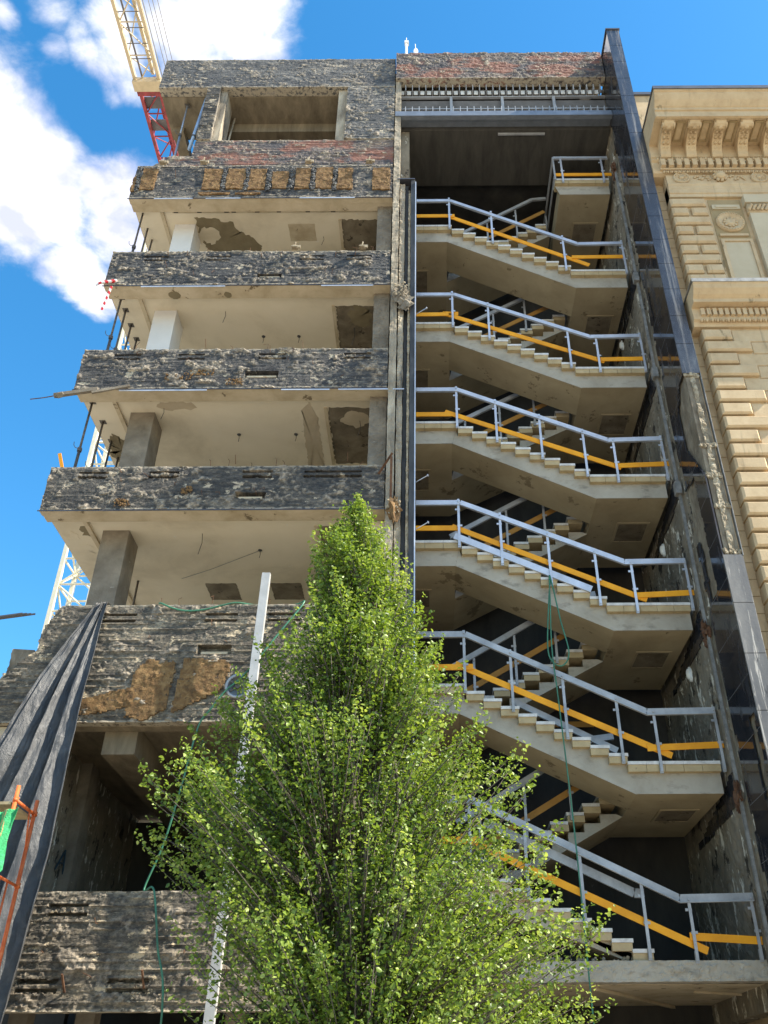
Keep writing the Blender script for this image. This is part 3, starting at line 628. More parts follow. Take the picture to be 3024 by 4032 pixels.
# louvre screen
mb = MB()
for z in np.arange(26.92, 27.48, .075): mb.bar((-.85, .42, z), (XW - .01, .42, z), .10, .012, (0, .5, 1))
lou = mb.build('louvre_screen', M['steelpost'], B)
MB().box(-.86, XW - .01, .55, .6, 26.3, 27.9).build('screen_backing', M['blackwall'], B)
mb = MB()
for z in (27.80, 27.50, 26.86, 26.66): mb.box(-.86, XW - .01, .25, .33, z - .022, z + .022)
for x in (.82, 2.38, 3.95): mb.box(x - .04, x + .04, .24, .34, 26.3, 27.5)
mb.build('screen_frame', M['alugrey'], lou)
mb = MB(); rnd = random.Random(4)
x = -.78
while x < XW - .05:
    MB().box(x, x + .022, .06, .32, 27.54, 27.82).build('screen_fin', M['alugrey'], lou); MB().box(x, x + .022, .05, .32, 26.34, 26.66).build('screen_fin', M['alugrey'], lou); x += .205
mb = MB(); x = -.74
while x < XW - .25:
    mb.box(x + .01, x + .13, .20, .22, 27.54, 27.72)
    if not 2.5 < x < 3.9: mb.box(x + .01, x + .14, .20, .22, 26.36, 26.60)
    x += .205
mb.build('white_panes', M['white'], lou)  # opaque white squares set between the fins
MB().box(-.86, XW - .01, -.02, .41, 26.16, 26.30).box(-.86, XW - .01, -.05, .10, 26.03, 26.158).build('louvre_sill', M['steelpost'], B)

# --- stairs
LT = [22.43, 18.57, 15.26, 11.93, 8.62, 5.33]
RT = [24.50, 20.54, 16.98, 13.67, 10.38, 7.06, 3.74]
XL, XRT = .75, 3.70
YF0, YF1, YB0, YB1 = 1.05, 2.19, 2.52, 4.22
def tiles(parent, x0, x1, z, yf=YF0, h=.19, n=None, name='landing_edge'):
    mb = MB(); n = n or max(1, round((x1 - x0) / .37)); w = (x1 - x0) / n
    for i in range(n):
        mb.box(x0 + i * w + .004, x0 + (i + 1) * w - .004, yf - .01, yf + .3, z - h, z - .063, 0); mb.box(x0 + i * w + .002, x0 + (i + 1) * w - .002, yf - .03, yf + .32, z - .06, z, 1)
    return mb.build(name, [M['tile'], M['terrazzo']], parent)
def flight(x0, x1, z0, z1, ya, yb, front):
    """a flight of steps from (x0,z0) down or up to (x1,z1); z0 at left"""
    n = 11 if abs(z0 - z1) > 1.8 else 10
    dz = (z1 - z0) / n; run = (x1 - x0) / (n - 1)
    top = []
    zc = z0 - .18
    P = [(x0 - .05, z0 - .18)]
    if dz < 0:
        for k in range(n - 1): P += [(x0 + k * run, zc + dz * (k + 1) + .0), (x0 + (k + 1) * run, zc + dz * (k + 1))]
        P += [(x1 + .02, z1 - .18)]
    else:
        for k in range(n - 1): P += [(x0 + k * run, zc + dz * (k + 0)), (x0 + (k + 1) * run, zc + dz * (k + 0))]
    if dz < 0: P += [(x1 + .12, z1 - .58), (x0 - .14, z0 - .57)]
    else: P += [(x1 + .12, z1 - .58), (x0 - .14, z0 - .57)]
    if z1 < 4 and dz < 0:      # the lowest flight dies into the slab
        P = P[:-2] + [(x1 + .02, 3.735), (x1 - .42, 3.735), (x0 - .14, z0 - .57)]
    body = MB().prism(P, ya + .12, yb, 'y').build('stair_flight', M['stairc'], B)
    # lighter cast side face of the stringer
    side = MB().prism([(p[0], p[1]) for p in P], ya + .10, ya + .119, 'y').build('stringer', M['sideconc'], body)
    for k in range(n - 1):
        zt = z0 + dz * (k + 1) if dz < 0 else z0 + dz * (k + 1)
        xa, xb = x0 + k * run, x0 + (k + 1) * run
        if dz > 0: zt = z0 + dz * (k + 1) ; 
        mb = MB().box(xa + .0, xb + .012, ya - .01, yb - .02, zt - .185, zt - .063, 0).box(xa - .02 if dz > 0 else xa, xb + .03 if dz < 0 else xb, ya - .03, yb - .02, zt - .06, zt, 1)
        mb.build('tread', [M['tile'], M['terrazzo']], body)
    return body
def slabland(x0, x1, z, ya, yb, recess, m='stairc'):
    o = MB().box(x0, x1, ya + .12, yb, z - .57, z - .30).build('landing', M[m], B)
    MB().box(x0, x1, ya + .31, yb, z - .299, z - .02).build('landing_floor', M['stairc'], o)
    Q = [(x0 - .11 if x0 > 1 else x0, z - .185), (x1 + (0 if x0 > 1 else .065), z - .185), (x1 - (0 if x0 > 1 else .025), z - .57), (x0, z - .57)]
    MB().prism(Q, ya + .098, ya + .119, 'y').build('stringer', M['sideconc'], o)
    if recess:
        a, b_, c, d = recess
        q = MB().box(a, b_, c, d, z - .582, z - .571).build('recess_plate', M['patch'], o)
        MB().box(a - .05, b_ + .05, c - .05, c, z - .59, z - .571).box(a - .05, b_ + .05, d, d + .05, z - .59, z - .571).box(a - .05, a, c, d, z - .59, z - .571).box(b_, b_ + .05, c, d, z - .59, z - .571).build('recess_frame', M['stairc'], o)
    return o
for i, z in enumerate(LT):
    l = slabland(-.44, XL - .12, z, YF0, YB1, (-.35, .05, 2.2, 3.0)); tiles(l, -.44, XL, z)
for i, z in enumerate(RT[:-1]):
    x0 = 3.92 if i == 1 else 3.70
    if i == 0: x0 = 3.83
    l = slabland(x0 + .12, 5.42, z, YF0, YB1, (4.50, 5.17, 2.2, 2.95)); tiles(l, x0, 5.42, z)
# front flights: LT[i] (left) down to RT[i+1] (right)
for i in range(6):
    x1 = 3.92 if i == 0 else 3.70
    if i < 5: flight(XL, x1, LT[i], RT[i + 1], YF0, YF1, True)
    else: flight(XL, x1, LT[i], RT[6], YF0, YF1, True)
# back flights: RT[i] (right) down to LT[i] (left)
for i in range(6):
    x1 = 3.92 if i == 1 else 3.70
    flight(XL, x1, LT[i], RT[i], YB0, YB1, False)
# first-floor slab at the foot of the stairs
o = rough('stair_base_slab', (-.44, 1.0, 3.40), UX, UZ, NY, 8.0, .33, .3, M['sideconc'], B, 131, amp=.01, blob=.02, bt=.6, board=.0)
MB().box(-.44, 7.6, 1.3, 11, 3.40, 3.72).build('floor_slab', M['creamdirty'], B); wallbox('back_wall', (-.44, 7.6, 11, 11.2, 0, 3.4), 'blackwall')
MB().bar((2.8, 1.6, 3.37), (6.6, 7.5, 3.37), .06, .05).bar((4.6, 2.2, 3.38), (7.4, 3.6, 3.38), .05, .035).build('soffit_pipe', M['creamdirty'], B)
lumps('rubble', 60, .9, 3.6, 3.74, 3.78, 1.12, .03, M['mortar'], 1700)

# --- railings
def clip(mb, x, y, z): mb.box(x - .055, x + .055, y - .008, y + .008, z - .022, z + .022)
def post(par, x, ztop, zfoot, y, mat='alugrey'):
    mb = MB().bar((x, y, zfoot), (x, y, ztop), .052, .012, (0, 1, 0)); mb.box(x - .026, x + .026, y + .0, y + .06, zfoot + .02, zfoot + .16)
    clip(mb, x + .02, y + .02, zfoot + .45 * (ztop - zfoot) - .02); clip(mb, x - .02, y + .02, zfoot + .78 * (ztop - zfoot))
    mb.lathe([(.02, 0), (.02, .02), (0, .025)], (x, y - .006, ztop - .07), (0, -1, 0), 8)
    mb.box(x - .03, x + .03, y + .012, y + .05, zfoot - .03, zfoot + .06)
    return mb.build('rail_post', M[mat], par)
def railing(pts, posts, y, boards, mat='alugrey', bm='orange'):
    mb = MB()
    for a, b_ in zip(pts, pts[1:]): 
        mb.bar((a[0], y + .02, a[1]), (b_[0], y + .02, b_[1]), .045, .12)
        mb.bar((a[0], y + .0, a[1] - .07), (b_[0], y + .0, b_[1] - .07), .06, .016)
    r = mb.build('stair_railing', M['alu'] if mat == 'alu' else M[mat], B)
    for (x, zt, zf) in posts: post(r, x, zt, zf, y, mat)
    for k, (a, b_) in enumerate(boards):
        MB().bar((a[0], y + .045 + .026 * (k % 2), a[1]), (b_[0], y + .045 + .026 * (k % 2), b_[1]), .024, .122).build('guard_board', M[bm], r)
    return r
YR = .96
railing([(-.24, 23.43), (.71, 23.43), (4.20, 21.52), (5.43, 21.54)], [(.69, 23.55, 22.25), (1.87, 22.94, 21.62), (3.80, 21.87, 20.5), (5.41, 21.65, 20.35)], YR, [((-.24, 22.80), (.84, 22.80)), ((.74, 22.77), (4.45, 20.72)), ((4.0, 21.02), (5.43, 21.03))], 'alu')
railing([(-.24, 19.54), (.74, 19.54), (4.16, 17.96), (5.44, 17.99)], [(.70, 19.65, 18.38), (1.62, 19.22, 17.92), (3.60, 18.25, 16.95), (4.30, 18.0, 16.8), (5.42, 18.08, 16.8)], YR, [((-.24, 18.83), (.60, 18.84)), ((.45, 18.90), (4.45, 17.16)), ((4.35, 17.21), (5.45, 17.23)), ((.45, 18.9), (.85, 18.88))], 'alu')
railing([(-.24, 16.21), (.74, 16.21), (4.22, 14.62), (5.47, 14.66)], [(.73, 16.30, 15.06), (1.65, 15.88, 14.62), (2.67, 15.41, 14.12), (3.65, 14.95, 13.62), (4.33, 14.68, 13.45), (5.45, 14.74, 13.5)], YR, [((-.24, 15.46), (.60, 15.46)), ((.45, 15.56), (4.45, 13.86)), ((4.35, 13.90), (5.54, 13.95))], 'alu')
railing([(-.24, 12.88), (.74, 12.88), (4.18, 11.33), (5.47, 11.35)], [(.70, 12.97, 11.75), (1.60, 12.60, 11.30), (2.60, 12.11, 10.80), (3.57, 11.65, 10.33), (4.31, 11.37, 10.15), (5.45, 11.41, 10.2)], YR, [((-.24, 12.23), (.67, 12.23)), ((.55, 12.29), (4.55, 10.45)), ((4.30, 10.54), (5.54, 10.60))], 'alu')
railing([(-.24, 9.66), (.76, 9.66), (4.18, 8.0), (5.47, 8.02)], [(.73, 9.74, 8.44), (1.64, 9.31, 8.05), (2.63, 8.80, 7.5), (3.62, 8.33, 7.03), (4.30, 8.06, 6.85), (5.46, 8.09, 6.87)], YR, [((-.24, 8.95), (.9, 8.96)), ((.55, 9.04), (4.55, 7.16)), ((4.10, 7.30), (5.54, 7.36))])
railing([(-.24, 6.36), (.76, 6.36), (4.26, 4.67), (5.52, 4.69)], [(.73, 6.45, 5.15), (1.70, 5.95, 4.7), (2.63, 5.50, 4.22), (3.64, 4.99, 3.75), (4.41, 4.71, 3.70), (5.47, 4.73, 3.72)], YR, [((-.24, 5.65), (.9, 5.66)), ((.55, 5.72), (4.62, 3.86)), ((4.35, 4.08), (5.70, 4.0))])
# top landing: front and side guard
r = railing([(3.85, 25.42), (5.47, 25.42)], [(4.06, 25.48, 24.3), (5.26, 25.45, 24.3)], YR, [((3.86, 24.66), (5.52, 24.66))], 'alu')
MB().bar((3.84, .99, 25.42), (3.84, 3.9, 25.42), .04, .14).bar((3.84, 1.1, 24.66), (3.84, 3.9, 24.66), .03, .13).bar((3.84, .99, 24.4), (3.84, .99, 25.4), .05, .03, (0, 1, 0)).bar((3.84, 3.0, 24.4), (3.84, 3.0, 25.4), .05, .03, (0, 1, 0)).build('side_rail', M['alugrey'], r)
# guards of the back flights
for i in range(6):
    zl, zr = LT[i], RT[i]
    x1 = 3.92 if i == 1 else 3.70
    off = 1.0
    railing([(.55, zl + off), (x1 - .35, zr + off - .06), (x1 + .1, zr + off)], [(1.0 + .9 * k, zl + (zr - zl) * (1.0 + .9 * k - XL) / (x1 - XL) + off + .05, zl + (zr - zl) * (1.0 + .9 * k - XL) / (x1 - XL) - .12) for k in range(3)], 2.44,
            [((.7, zl + .38), (x1, zr + .40))], 'alugrey', 'orangeold')
# guard boards and rail on the far side, behind the back flights
for z in LT[2:5]:
    MB().box(.2, 3.8, 4.35, 4.38, z + .35, z + .48).build('guard_board', M['orangeold'], B)
# loose rails left lying on the steps
MB().bar((.60, 1.0, 12.02), (3.42, 1.0, 10.68), .05, .15).build('loose_rail', M['alu'], B)
MB().bar((1.0, 1.2, 6.02), (3.55, 1.2, 4.80), .05, .15).bar((3.55, 1.2, 4.80), (3.72, 1.2, 4.79), .05, .15).build('loose_rail', M['alugrey'], B)
MB().bar((1.7, 1.3, 8.35), (3.6, 1.3, 7.35), .05, .12).build('loose_rail', M['alugrey'], B)

# --- granite pier at the right
GX0, GX1, GY = XW, 5.92, -.98
MB().box(GX0 + .06, GX1 - .03, GY + .05, .35, .2, 28.9).box(GX0 + .01, GX1 - .03, .352, .619, 25.0, 28.2).build('pier', M['rawpier'], B)
def plates(name, a0, a1, zs, face, skip, mat, par):
    mb = MB()
    for z0_, z1_ in zip(zs, zs[1:]):
        if skip(z0_, z1_): continue
        if face == 'f': mb.box(a0, a1, GY, GY + .035, z0_ + .006, z1_ - .006)
        else: mb.box(GX0, GX0 + .03, a0, a1, z0_ + .003, z1_ - .003)
    return mb.build(name, mat, par)
jz = [.2 + 1.0 * k for k in range(10)] + [10.32]
zsF = [0.2, 1.2, 2.2, 3.2, 4.2, 5.2, 6.2, 7.25, 8.3, 9.3, 10.32, 14.9] + list(np.linspace(14.9, 28.98, 17))[1:]
plates('granite_cladding', GX0 - .002, GX1 + .0, zsF, 'f', lambda a, b_: a > 10, M['granite_sunlit'], B)
plates('granite_cladding', GX0 - .002, GX1 + .0, zsF, 'f', lambda a, b_: a < 14, M['granitef'], B)
zsS = list(np.linspace(.3, 28.95, 31))
def inside_side(u, v):
    y = GY + u; z = v + .3
    hole1 = (z > 12.2) & (z < 14.9) & (y < -.98 + .75 * np.clip((z - 12.2) / 1.2, 0, 1) * np.clip((15.4 - z) / 1.0, .25, 1))
    hole2 = (z > 9.9) & (z < 12.6) & (y > -.35) & (y < .1)
    hole3 = (z > 5.9) & (z < 7.3) & (y > -.8) & (y < -.5)
    hole4 = (z > 17.6) & (z < 18.6) & (y > .0) & (y < .1)
    return ~(hole1 | hole2 | hole3 | hole4)
# side: polished slabs with joints, some pieces broken away
def sideclad():
    U = (0, 1, 0); lu = 1.30; lv = 28.65; nu, nv = 27, 574
    u = np.linspace(0, lu, nu); v = np.linspace(0, lv, nv); UU, VV = np.meshgrid(u, v, indexing='ij')
    idx = np.arange(nu * nv).reshape(nu, nv)
    cu = (UU[:-1, :-1] + UU[1:, 1:]) / 2; cv = (VV[:-1, :-1] + VV[1:, 1:]) / 2
    jit = .05 * (vn(cu * 9, cv * 9, 5) - .5)
    keep = inside_side(cu + jit, cv + jit) & (cu < lu - .02 - .10 * (fbm(cv * 2.2, cv * 0, 8) > .55) - .35 * ((cv > 11) & (cv < 12.4)))
    joint = (np.abs((cv / .955) - np.round(cv / .955)) < .026)
    q = np.stack([idx[:-1, :-1], idx[1:, :-1], idx[1:, 1:], idx[:-1, 1:]], -1)[keep].reshape(-1, 4)
    verts = np.stack([np.full(nu * nv, GX0), GY + .0355 + UU.reshape(-1), VV.reshape(-1) + .3], -1)
    verts2 = verts + np.array([.03, 0, 0])
    ed = {}
    for f in q.tolist():
        for i in range(4):
            a, c = f[i], f[(i + 1) % 4]
            if (c, a) in ed: del ed[(c, a)]
            else: ed[(a, c)] = 1
    n = len(verts)
    faces = q.tolist() + [[f[3] + n, f[2] + n, f[1] + n, f[0] + n] for f in q.tolist()] + [[c, a, a + n, c + n] for (a, c) in ed]
    me = bpy.data.meshes.new('granite_cladding'); me.from_pydata(np.vstack([verts, verts2]).tolist(), [], faces); me.materials.append(M['granite']); me.flip_normals(); me.update()
    return link('granite_cladding', me, B)
gs = sideclad()
JM = plain('pale joint filler', (.16, .155, .15), .8)
for k in range(1, 30): MB().box(GX0 - .0025, GX0 - .0005, GY + .04, .30, .3 + .955 * k - .004, .3 + .955 * k + .004).build('joint_line', JM, gs)
wallbox('pier_coping', (GX0 - .03, GX1 + .03, GY - .03, .38, 28.97, 29.03), 'zinc')
rough('cladding_rest', (GX0 + .06, .36, 20.0 - 19.8), (0, 1, 0), UZ, (-1, 0, 0), .30, 27.5, .04, M['wellwall'], B, 141, blob=.03, bt=.5, step=.05, amp=.01, board=0)
# mortar bed where the front plates have fallen
rough('mortar_bed', (GX0 + .13, GY + .04, 10.34), UX, UZ, NY, .15, 4.5, .04, M['mortar'], B, 142, blob=.04, bt=.4, step=.02, amp=.02, board=0, edge=.04)
for z in (14.9, 12.95, 12.2, 11.45, 10.4): lumps('mortar_lump', 22, GX0 + .05, GX1 - .02, z - .05, z + .03, GY + .03, .04, M['mortar'], int(z * 50))
wallbox('edge_plate', (GX1 + .005, GX1 + .015, GY - .005, GY + .10, 10.3, 16.2), 'lightsteel')
# steel angle running up in front of the well wall
wallbox('steel_angle', (XW - .06, XW - .005, .60, .66, 3.2, 24.6), 'lightsteel')
for z in (19.75, 16.4, 13.0): MB().box(XW - .13, XW - .0, .52, .68, z - .2, z + .1).build('steel_bracket', M['lightsteel'], B)
for z in (9.55, 6.35, 24.4): MB().blob((XW - .06, .62, z), .13, int(z), 14, (.5, .8, 1.3), rough=.6).blob((XW - .05, .75, z - .22), .09, int(z) + 1, 12, (.5, .9, 1), rough=.6).bar((XW - .1, .5, z + .1), (XW - .02, .8, z - .3), .03, .01).build('broken_anchor', M['rust'], B)
# torn cladding pieces under the landing ends
for k, z in enumerate(RT[1:6]):
    def ins(u, v, z=z): return (v < .8 - .22 * u + .1 * vn(u * 3, v * 0, 3)) & (v > .25 - .05 * u)
    rough('torn_cladding', (XW - .03, .66, z - 1.1), (0, 1, 0), UZ, (-1, 0, 0), 3.0, 1.0, .03, M['granite'], B, 150 + k, inside=ins, amp=.004, blob=0, board=0, step=.06)
for k, (y, z) in enumerate([(2.9, 19.55), (2.5, 12.55), (2.2, 9.3)]):
    lamp = thing('wall_lamp', ['oval white bulkhead lamp on the stairwell wall beside the second landing from top', 'oval white bulkhead lamp on the stairwell wall above the fourth landing', 'oval white bulkhead lamp ring on the stairwell wall under the fourth landing'][k], 'lamp', (XW, y, z), 'oval lamps in the stairwell')
    MB().lathe([(.10, 0), (.10, .04), (.085, .05)], (XW - .0, y, z), (-1, 0, 0), 18, squash=(1, 1.7)).build('lamp_base', M['white'], lamp, True)
    MB().lathe([(.075, .045), (.07, .08), (.045, .10), (0.001, .11)], (XW, y, z), (-1, 0, 0), 18, squash=(1, 1.7)).build('lamp_glass', M['glasswhite'], lamp, True)

# torn foam and junk hanging at the column strip
MB().blob((-.62, -.08, 18.42), .24, 5, 18, (.6, .4, 1.1), rough=.55).blob((-.48, -.08, 18.12), .22, 6, 18, (.8, .3, .9), rough=.6).build('torn_foam', M['darkcol'], B)
lumps('torn_foam', 40, -.80, -.45, 18.25, 18.7, -.22, .028, M['mortar'], 2000)
MB().blob((-.68, -.1, 11.95), .22, 8, 12, (.6, .5, 1.2), rough=.5).build('torn_foam', M['cork'], B)
lumps('torn_foam', 30, -.82, -.55, 11.85, 12.2, -.16, .025, M['mortar'], 2100)
MB().bar((-.72, -.32, 13.28), (-1.02, -.02, 12.95), .05, .012).bar((-.74, -.3, 13.2), (-.75, -.05, 12.3), .05, .01).build('bent_angle', M['rust'], B)
# wire clips and anchor brackets
def wall_clip(x, z, s=1.0, Y=0.0):
    mb = MB().box(x - .10 * s, x + .10 * s, Y - .18 * s, Y - .02, z - .02, z + .02).bar((x, Y - .12 * s, z), (x + .02, Y - .16 * s, z + .20 * s), .03, .01).bar((x - .12 * s, Y - .02, z), (x - .02, Y - .16 * s, z + .08 * s), .02, .02).box(x + .06 * s, x + .18 * s, Y - .16 * s, Y - .1 * s, z - .06 * s, z + .05 * s)
    return mb.build('anchor_bracket', M['mortar'], B)
for x, z in ((-3.35, 20.16), (-1.62, 20.16)): wall_clip(x, z, .8)
for x in (-7.32, -6.18, -3.25, -1.55): wall_clip(x, 23.74, .85, -.02)
for x, z in ((-6.6, 19.98), (-4.2, 19.9), (-2.3, 19.9), (-6.5, 3.75), (-3.8, 3.75)):
    MB().tube([(x, 0, z), (x + .02, -.12, z + .01), (x + .02, -.14, z - .05)], .008, 5).tube([(x + .5, 0, z), (x + .52, -.14, z + .01)], .008, 5).build('rebar_stub', M['rust'], B)
for x, z in ((-5.55, 3.2), (-4.35, 3.25)): MB().bar((x, .0, z), (x, -.25, z + .22), .03, .02).build('rebar_stub', M['rust'], B)
for x, z in ((-6.9, 23.2), (-1.7, 13.3), (-5.2, 16.7), (-4.1, 13.25)):
    MB().tube([(x, 0, z), (x + .02, -.2, z + .1)], .007, 5).build('rebar_stub', M['rust'], B)
rnd = random.Random(12)
for (i, n) in ((1, 7), (2, 9), (3, 9), (4, 8), (0, 6)):
    for k in range(n):
        x = rnd.uniform(-7.6 if i > 1 else -6.0, -1.3); z = rnd.uniform(PAR[i][0] + .15, PAR[i][1] - .05); l = rnd.uniform(.06, .18)
        MB().tube([(x, .02, z), (x + rnd.uniform(-.03, .03), -l * .6, z + rnd.uniform(-.02, .05)), (x + rnd.uniform(-.1, .1), -l, z + rnd.uniform(-.12, .1))], .006, 5).build('wire_stub', M['rust'], B)
for (i, n) in ((2, 5), (3, 5), (4, 4), (1, 5)):
    for k in range(n):
        x = rnd.uniform(-7.6 if i > 1 else -6.0, -1.3); z = PAR[i][1]; l = rnd.uniform(.08, .25)
        MB().tube([(x, .1, z - .02), (x + rnd.uniform(-.04, .04), .06, z + l), (x + rnd.uniform(-.1, .1), .0, z + l * rnd.uniform(.6, 1.2))], .006, 5).build('rebar_stub', M['rust'], B)
for (x, y, z, l) in ((-5.2, 1.0, C5, .35), (-2.9, 1.4, C6, .3), (-4.9, 1.1, C3, .5), (-1.9, 1.6, C5, .6), (-1.6, 1.3, C4, .45), (-6.2, .8, C4, .3)):
    MB().tube([(x, y, z), (x + .03, y - .02, z - l * .5), (x - .04, y + .05, z - l)], .007, 5).build('hanging_cable', M['darksteel'], B)
for x, y, z in ((-.2, .2, 18.0), (-.2, .15, 12.85), (-.2, .15, 11.65)):
    MB().tube([(x - .03, y, z), (x + .22, y - .1, z + .10)], .010, 5).lathe([(.03, 0), (.03, .02), (0, .03)], (x + .22, y - .1, z + .1), (1, -.3, .3), 8).build('wall_pin', M['alu'], B)

# ================================================================== neighbour building
S = thing('stone_building', 'ochre rendered historic building with a bracketed cornice and banded corner blocks', 'building', (10, 3, 0))
SX = 5.93; SE = 13.0
MB().box(6.22, SE, -.92, 10, 0, 23.9).box(6.24, SE, -.995, -.921, 21.42, 21.80).build('wall', M['stone'], S)
mb = MB()
for k in range(60):      # recessed corner strip with bed joints
    z = .2 + .361 * k
    if z < 22: mb.box(5.94, 6.219, -.68, 5, z + .008, z + .353)
rw = mb.build('corner_strip', M['stone'], S); MB().box(5.95, 6.218, -.665, 4.9, 0, 22.3).build('joint_back', M['stonedark'], rw)
# cornice
PC = [(-.6, 23.75), (-2.29, 23.62), (-2.29, 23.52), (-2.25, 23.50), (-2.24, 23.44), (-2.17, 23.30), (-2.07, 23.16), (-2.04, 23.14), (-2.04, 23.05), (-2.0, 23.04), (-2.0, 22.82), (-1.93, 22.82), (-1.93, 22.87),
      (-1.12, 22.87), (-1.12, 22.40), (-1.08, 22.38), (-1.10, 22.30), (-1.04, 22.26), (-1.04, 21.92), (-1.02, 21.84), (-.93, 21.80), (-.6, 21.80)]
MB().prism(PC, SX + .0, SE, 'x').build('cornice', M['stone'], S)
MB().prism([(-.55, 23.80), (-2.32, 23.68), (-2.32, 23.56), (-2.296, 23.56), (-2.296, 23.64), (-.55, 23.77)], SX - .03, SE, 'x').build('gutter', M['gutter'], S)
ab = MB().box(5.98, 6.6, -.80, 4, 24.0, 25.72).build('attic_block', M['stone'], S); MB().box(5.94, 6.7, -.86, 4, 25.722, 25.84).build('attic_coping', M['gutter'], ab)
# the soffit coffers between brackets
def bracket(x):
    w = .26
    P = [(-1.9, 22.865), (-1.9, 22.80), (-1.86, 22.74), (-1.80, 22.70), (-1.72, 22.70), (-1.66, 22.74), (-1.58, 22.76), (-1.45, 22.70), (-1.32, 22.60), (-1.24, 22.46), (-1.22, 22.36), (-1.18, 22.31), (-1.125, 22.30), (-1.125, 22.865)]
    b = MB().prism(P, x, x + w, 'x').build('bracket', M['stone'], S)
    mb = MB().box(x - .03, x + w + .03, -1.92, -1.13, 22.835, 22.869)
    for sx in (x - .012, x + w + .012):
        mb.lathe([(.085, -.02), (.085, .02), (.05, .03), (.0, .03)], (sx, -1.78, 22.77), (1 if sx > x else -1, 0, 0), 14)
    for k in range(4):      # acanthus leaf on the underside
        y = -1.60 + .115 * k; z = 22.735 - .035 * k - .03 * k * k / 3
        for sg in (-1, 1):
            mb.blob((x + w / 2 + sg * .055, y, z), .055, 7 + k, 6, (.75, 1.0, .65), rough=.15)
    mb.blob((x + w / 2, -1.75, 22.71), .07, 3, 8, (1, .9, .6), rough=.1)
    mb.build('acanthus_leaf', M['stone'], b, True)
k = 0; x = 6.16
while x < SE - .4: bracket(x); x += .672
x = 6.16
while x < SE - .7:
    mb = MB()
    a, b_ = x + .36, x + .58
    for q in ((a, b_, -1.85, -1.80), (a, b_, -1.30, -1.25), (a, a + .03, -1.80, -1.30), (b_ - .03, b_, -1.80, -1.30)): mb.box(*q, 22.835, 22.872)
    x += .672; mb.build('coffer_frame', M['stonedark'], S)
# egg rows, dentils
def eggs(x0, x1, y, z, r, pitch, name='egg_moulding', par=S):
    mb = MB(); x = x0
    while x < x1:
        mb.blob((x, y, z), r, 1, 8, (.85, .8, 1.15), rough=.0); mb.box(x + pitch / 2 - .008, x + pitch / 2 + .008, y - r * .6, y + .02, z - r, z + r); x += pitch
    return mb.build(name, M['stone'], par, True)
eggs(6.1, SE, -1.09, 22.34, .05, .125); eggs(6.2, SE, -1.06, 21.84, .038, .10)
mb = MB(); x = 6.12
while x < SE: mb.box(x, x + .125, -1.19, -1.03, 21.96, 22.22); x += .205
mb.build('dentils', M['stone'], S); MB().box(6.1, SE, -1.10, -1.035, 22.225, 22.27).box(6.1, SE, -1.10, -1.035, 21.90, 21.955).build('fillet', M['stone'], S)
# frieze with shells, a lion-like boss and foliage scrolls
def shell(x, z, r):
    mb = MB().lathe([(r, 0), (r, .05), (r * .86, .06), (r * .84, .03), (r * .3, .03), (r * .28, .06), (0, .07)], (x, -1.0, z), (0, -1, 0), 24)
    for i in range(12):
        a = 2 * math.pi * i / 12; mb.bar((x + r * .32 * math.cos(a), -1.03, z + r * .32 * math.sin(a)), (x + r * .82 * math.cos(a), -1.03, z + r * .82 * math.sin(a)), .025, .02, (0, 1, 0))
    return mb
for x in (6.62, 8.62, 10.6): shell(x, 21.64, .21).build('shell_medallion', M['stone'], S, True)
mb = MB().blob((7.62, -1.04, 21.68), .13, 2, 12, (1.1, .8, 1), rough=.2)
for i in range(9): a = 2 * math.pi * i / 9; mb.blob((7.62 + .15 * math.cos(a), -1.03, 21.68 + .15 * math.sin(a)), .055, i, 7, rough=.2)
mb.build('carved_head', M['stone'], S, True)
mb = MB(); rnd = random.Random(3)
for x0 in (6.95, 7.85, 8.95, 9.8):
    for i in range(14): mb.blob((x0 + .03 + .028 * i + rnd.uniform(-.02, .02), -1.01, 21.66 + .07 * math.sin(i * .9) + rnd.uniform(-.03, .03)), .035, i, 6, (1.2, .7, .9), rough=.25)
mb.build('foliage_scroll', M['stone'], S, True)
# architrave steps
MB().prism([(-.6, 21.40), (-1.05, 21.40), (-1.05, 21.36), (-1.03, 21.30), (-1.025, 21.20), (-1.02, 21.19), (-1.02, 21.03), (-1.0, 21.02), (-1.0, 20.90), (-.6, 20.90)], 6.22, SE, 'x').build('architrave', M['stone'], S)
# upper banded pier blocks
mb = MB(); z = 20.84; k = 0
while z - .34 > 17.15:
    if k % 2 == 0: mb.cham(6.19, 7.08, -1.02, -.69, z - .285, z, .045)
    else: mb.cham(6.19, 6.60, -1.02, -.69, z - .285, z, .045); mb.cham(6.68, 7.08, -1.02, -.69, z - .285, z, .045)
    z -= .352; k += 1
mb.build('corner_blocks', M['stone'], S)
# panel field with rosette
MB().box(7.16, 7.98, -.935, -.921, 17.2, 20.85).build('panel_back', M['stonedark'], S)
MB().box(7.22, 7.92, -.97, -.936, 20.46, 20.62).box(7.3, 7.84, -.99, -.971, 20.50, 20.58).build('label_tablet', M['stonepale'], S)
mb = MB().lathe([(.35, 0), (.35, .05), (.30, .07), (.27, .05), (.25, .05), (.22, .02), (.14, .015), (.12, .05), (.05, .07), (0, .05)], (7.57, -.936, 19.95), (0, -1, 0), 32)
for i in range(28): a = 2 * math.pi * i / 28; mb.blob((7.57 + .31 * math.cos(a), -1.0, 19.95 + .31 * math.sin(a)), .028, i, 6, rough=.05)
for i in range(10): a = 2 * math.pi * i / 10; mb.blob((7.57 + .15 * math.cos(a), -.965, 19.95 + .15 * math.sin(a)), .045, i, 6, (1, .6, 1), rough=.2)
mb.build('rosette', M['stone'], S, True)
MB().box(7.22, 7.92, -.98, -.936, 19.42, 19.50).build('rosette_sill', M['stone'], S)
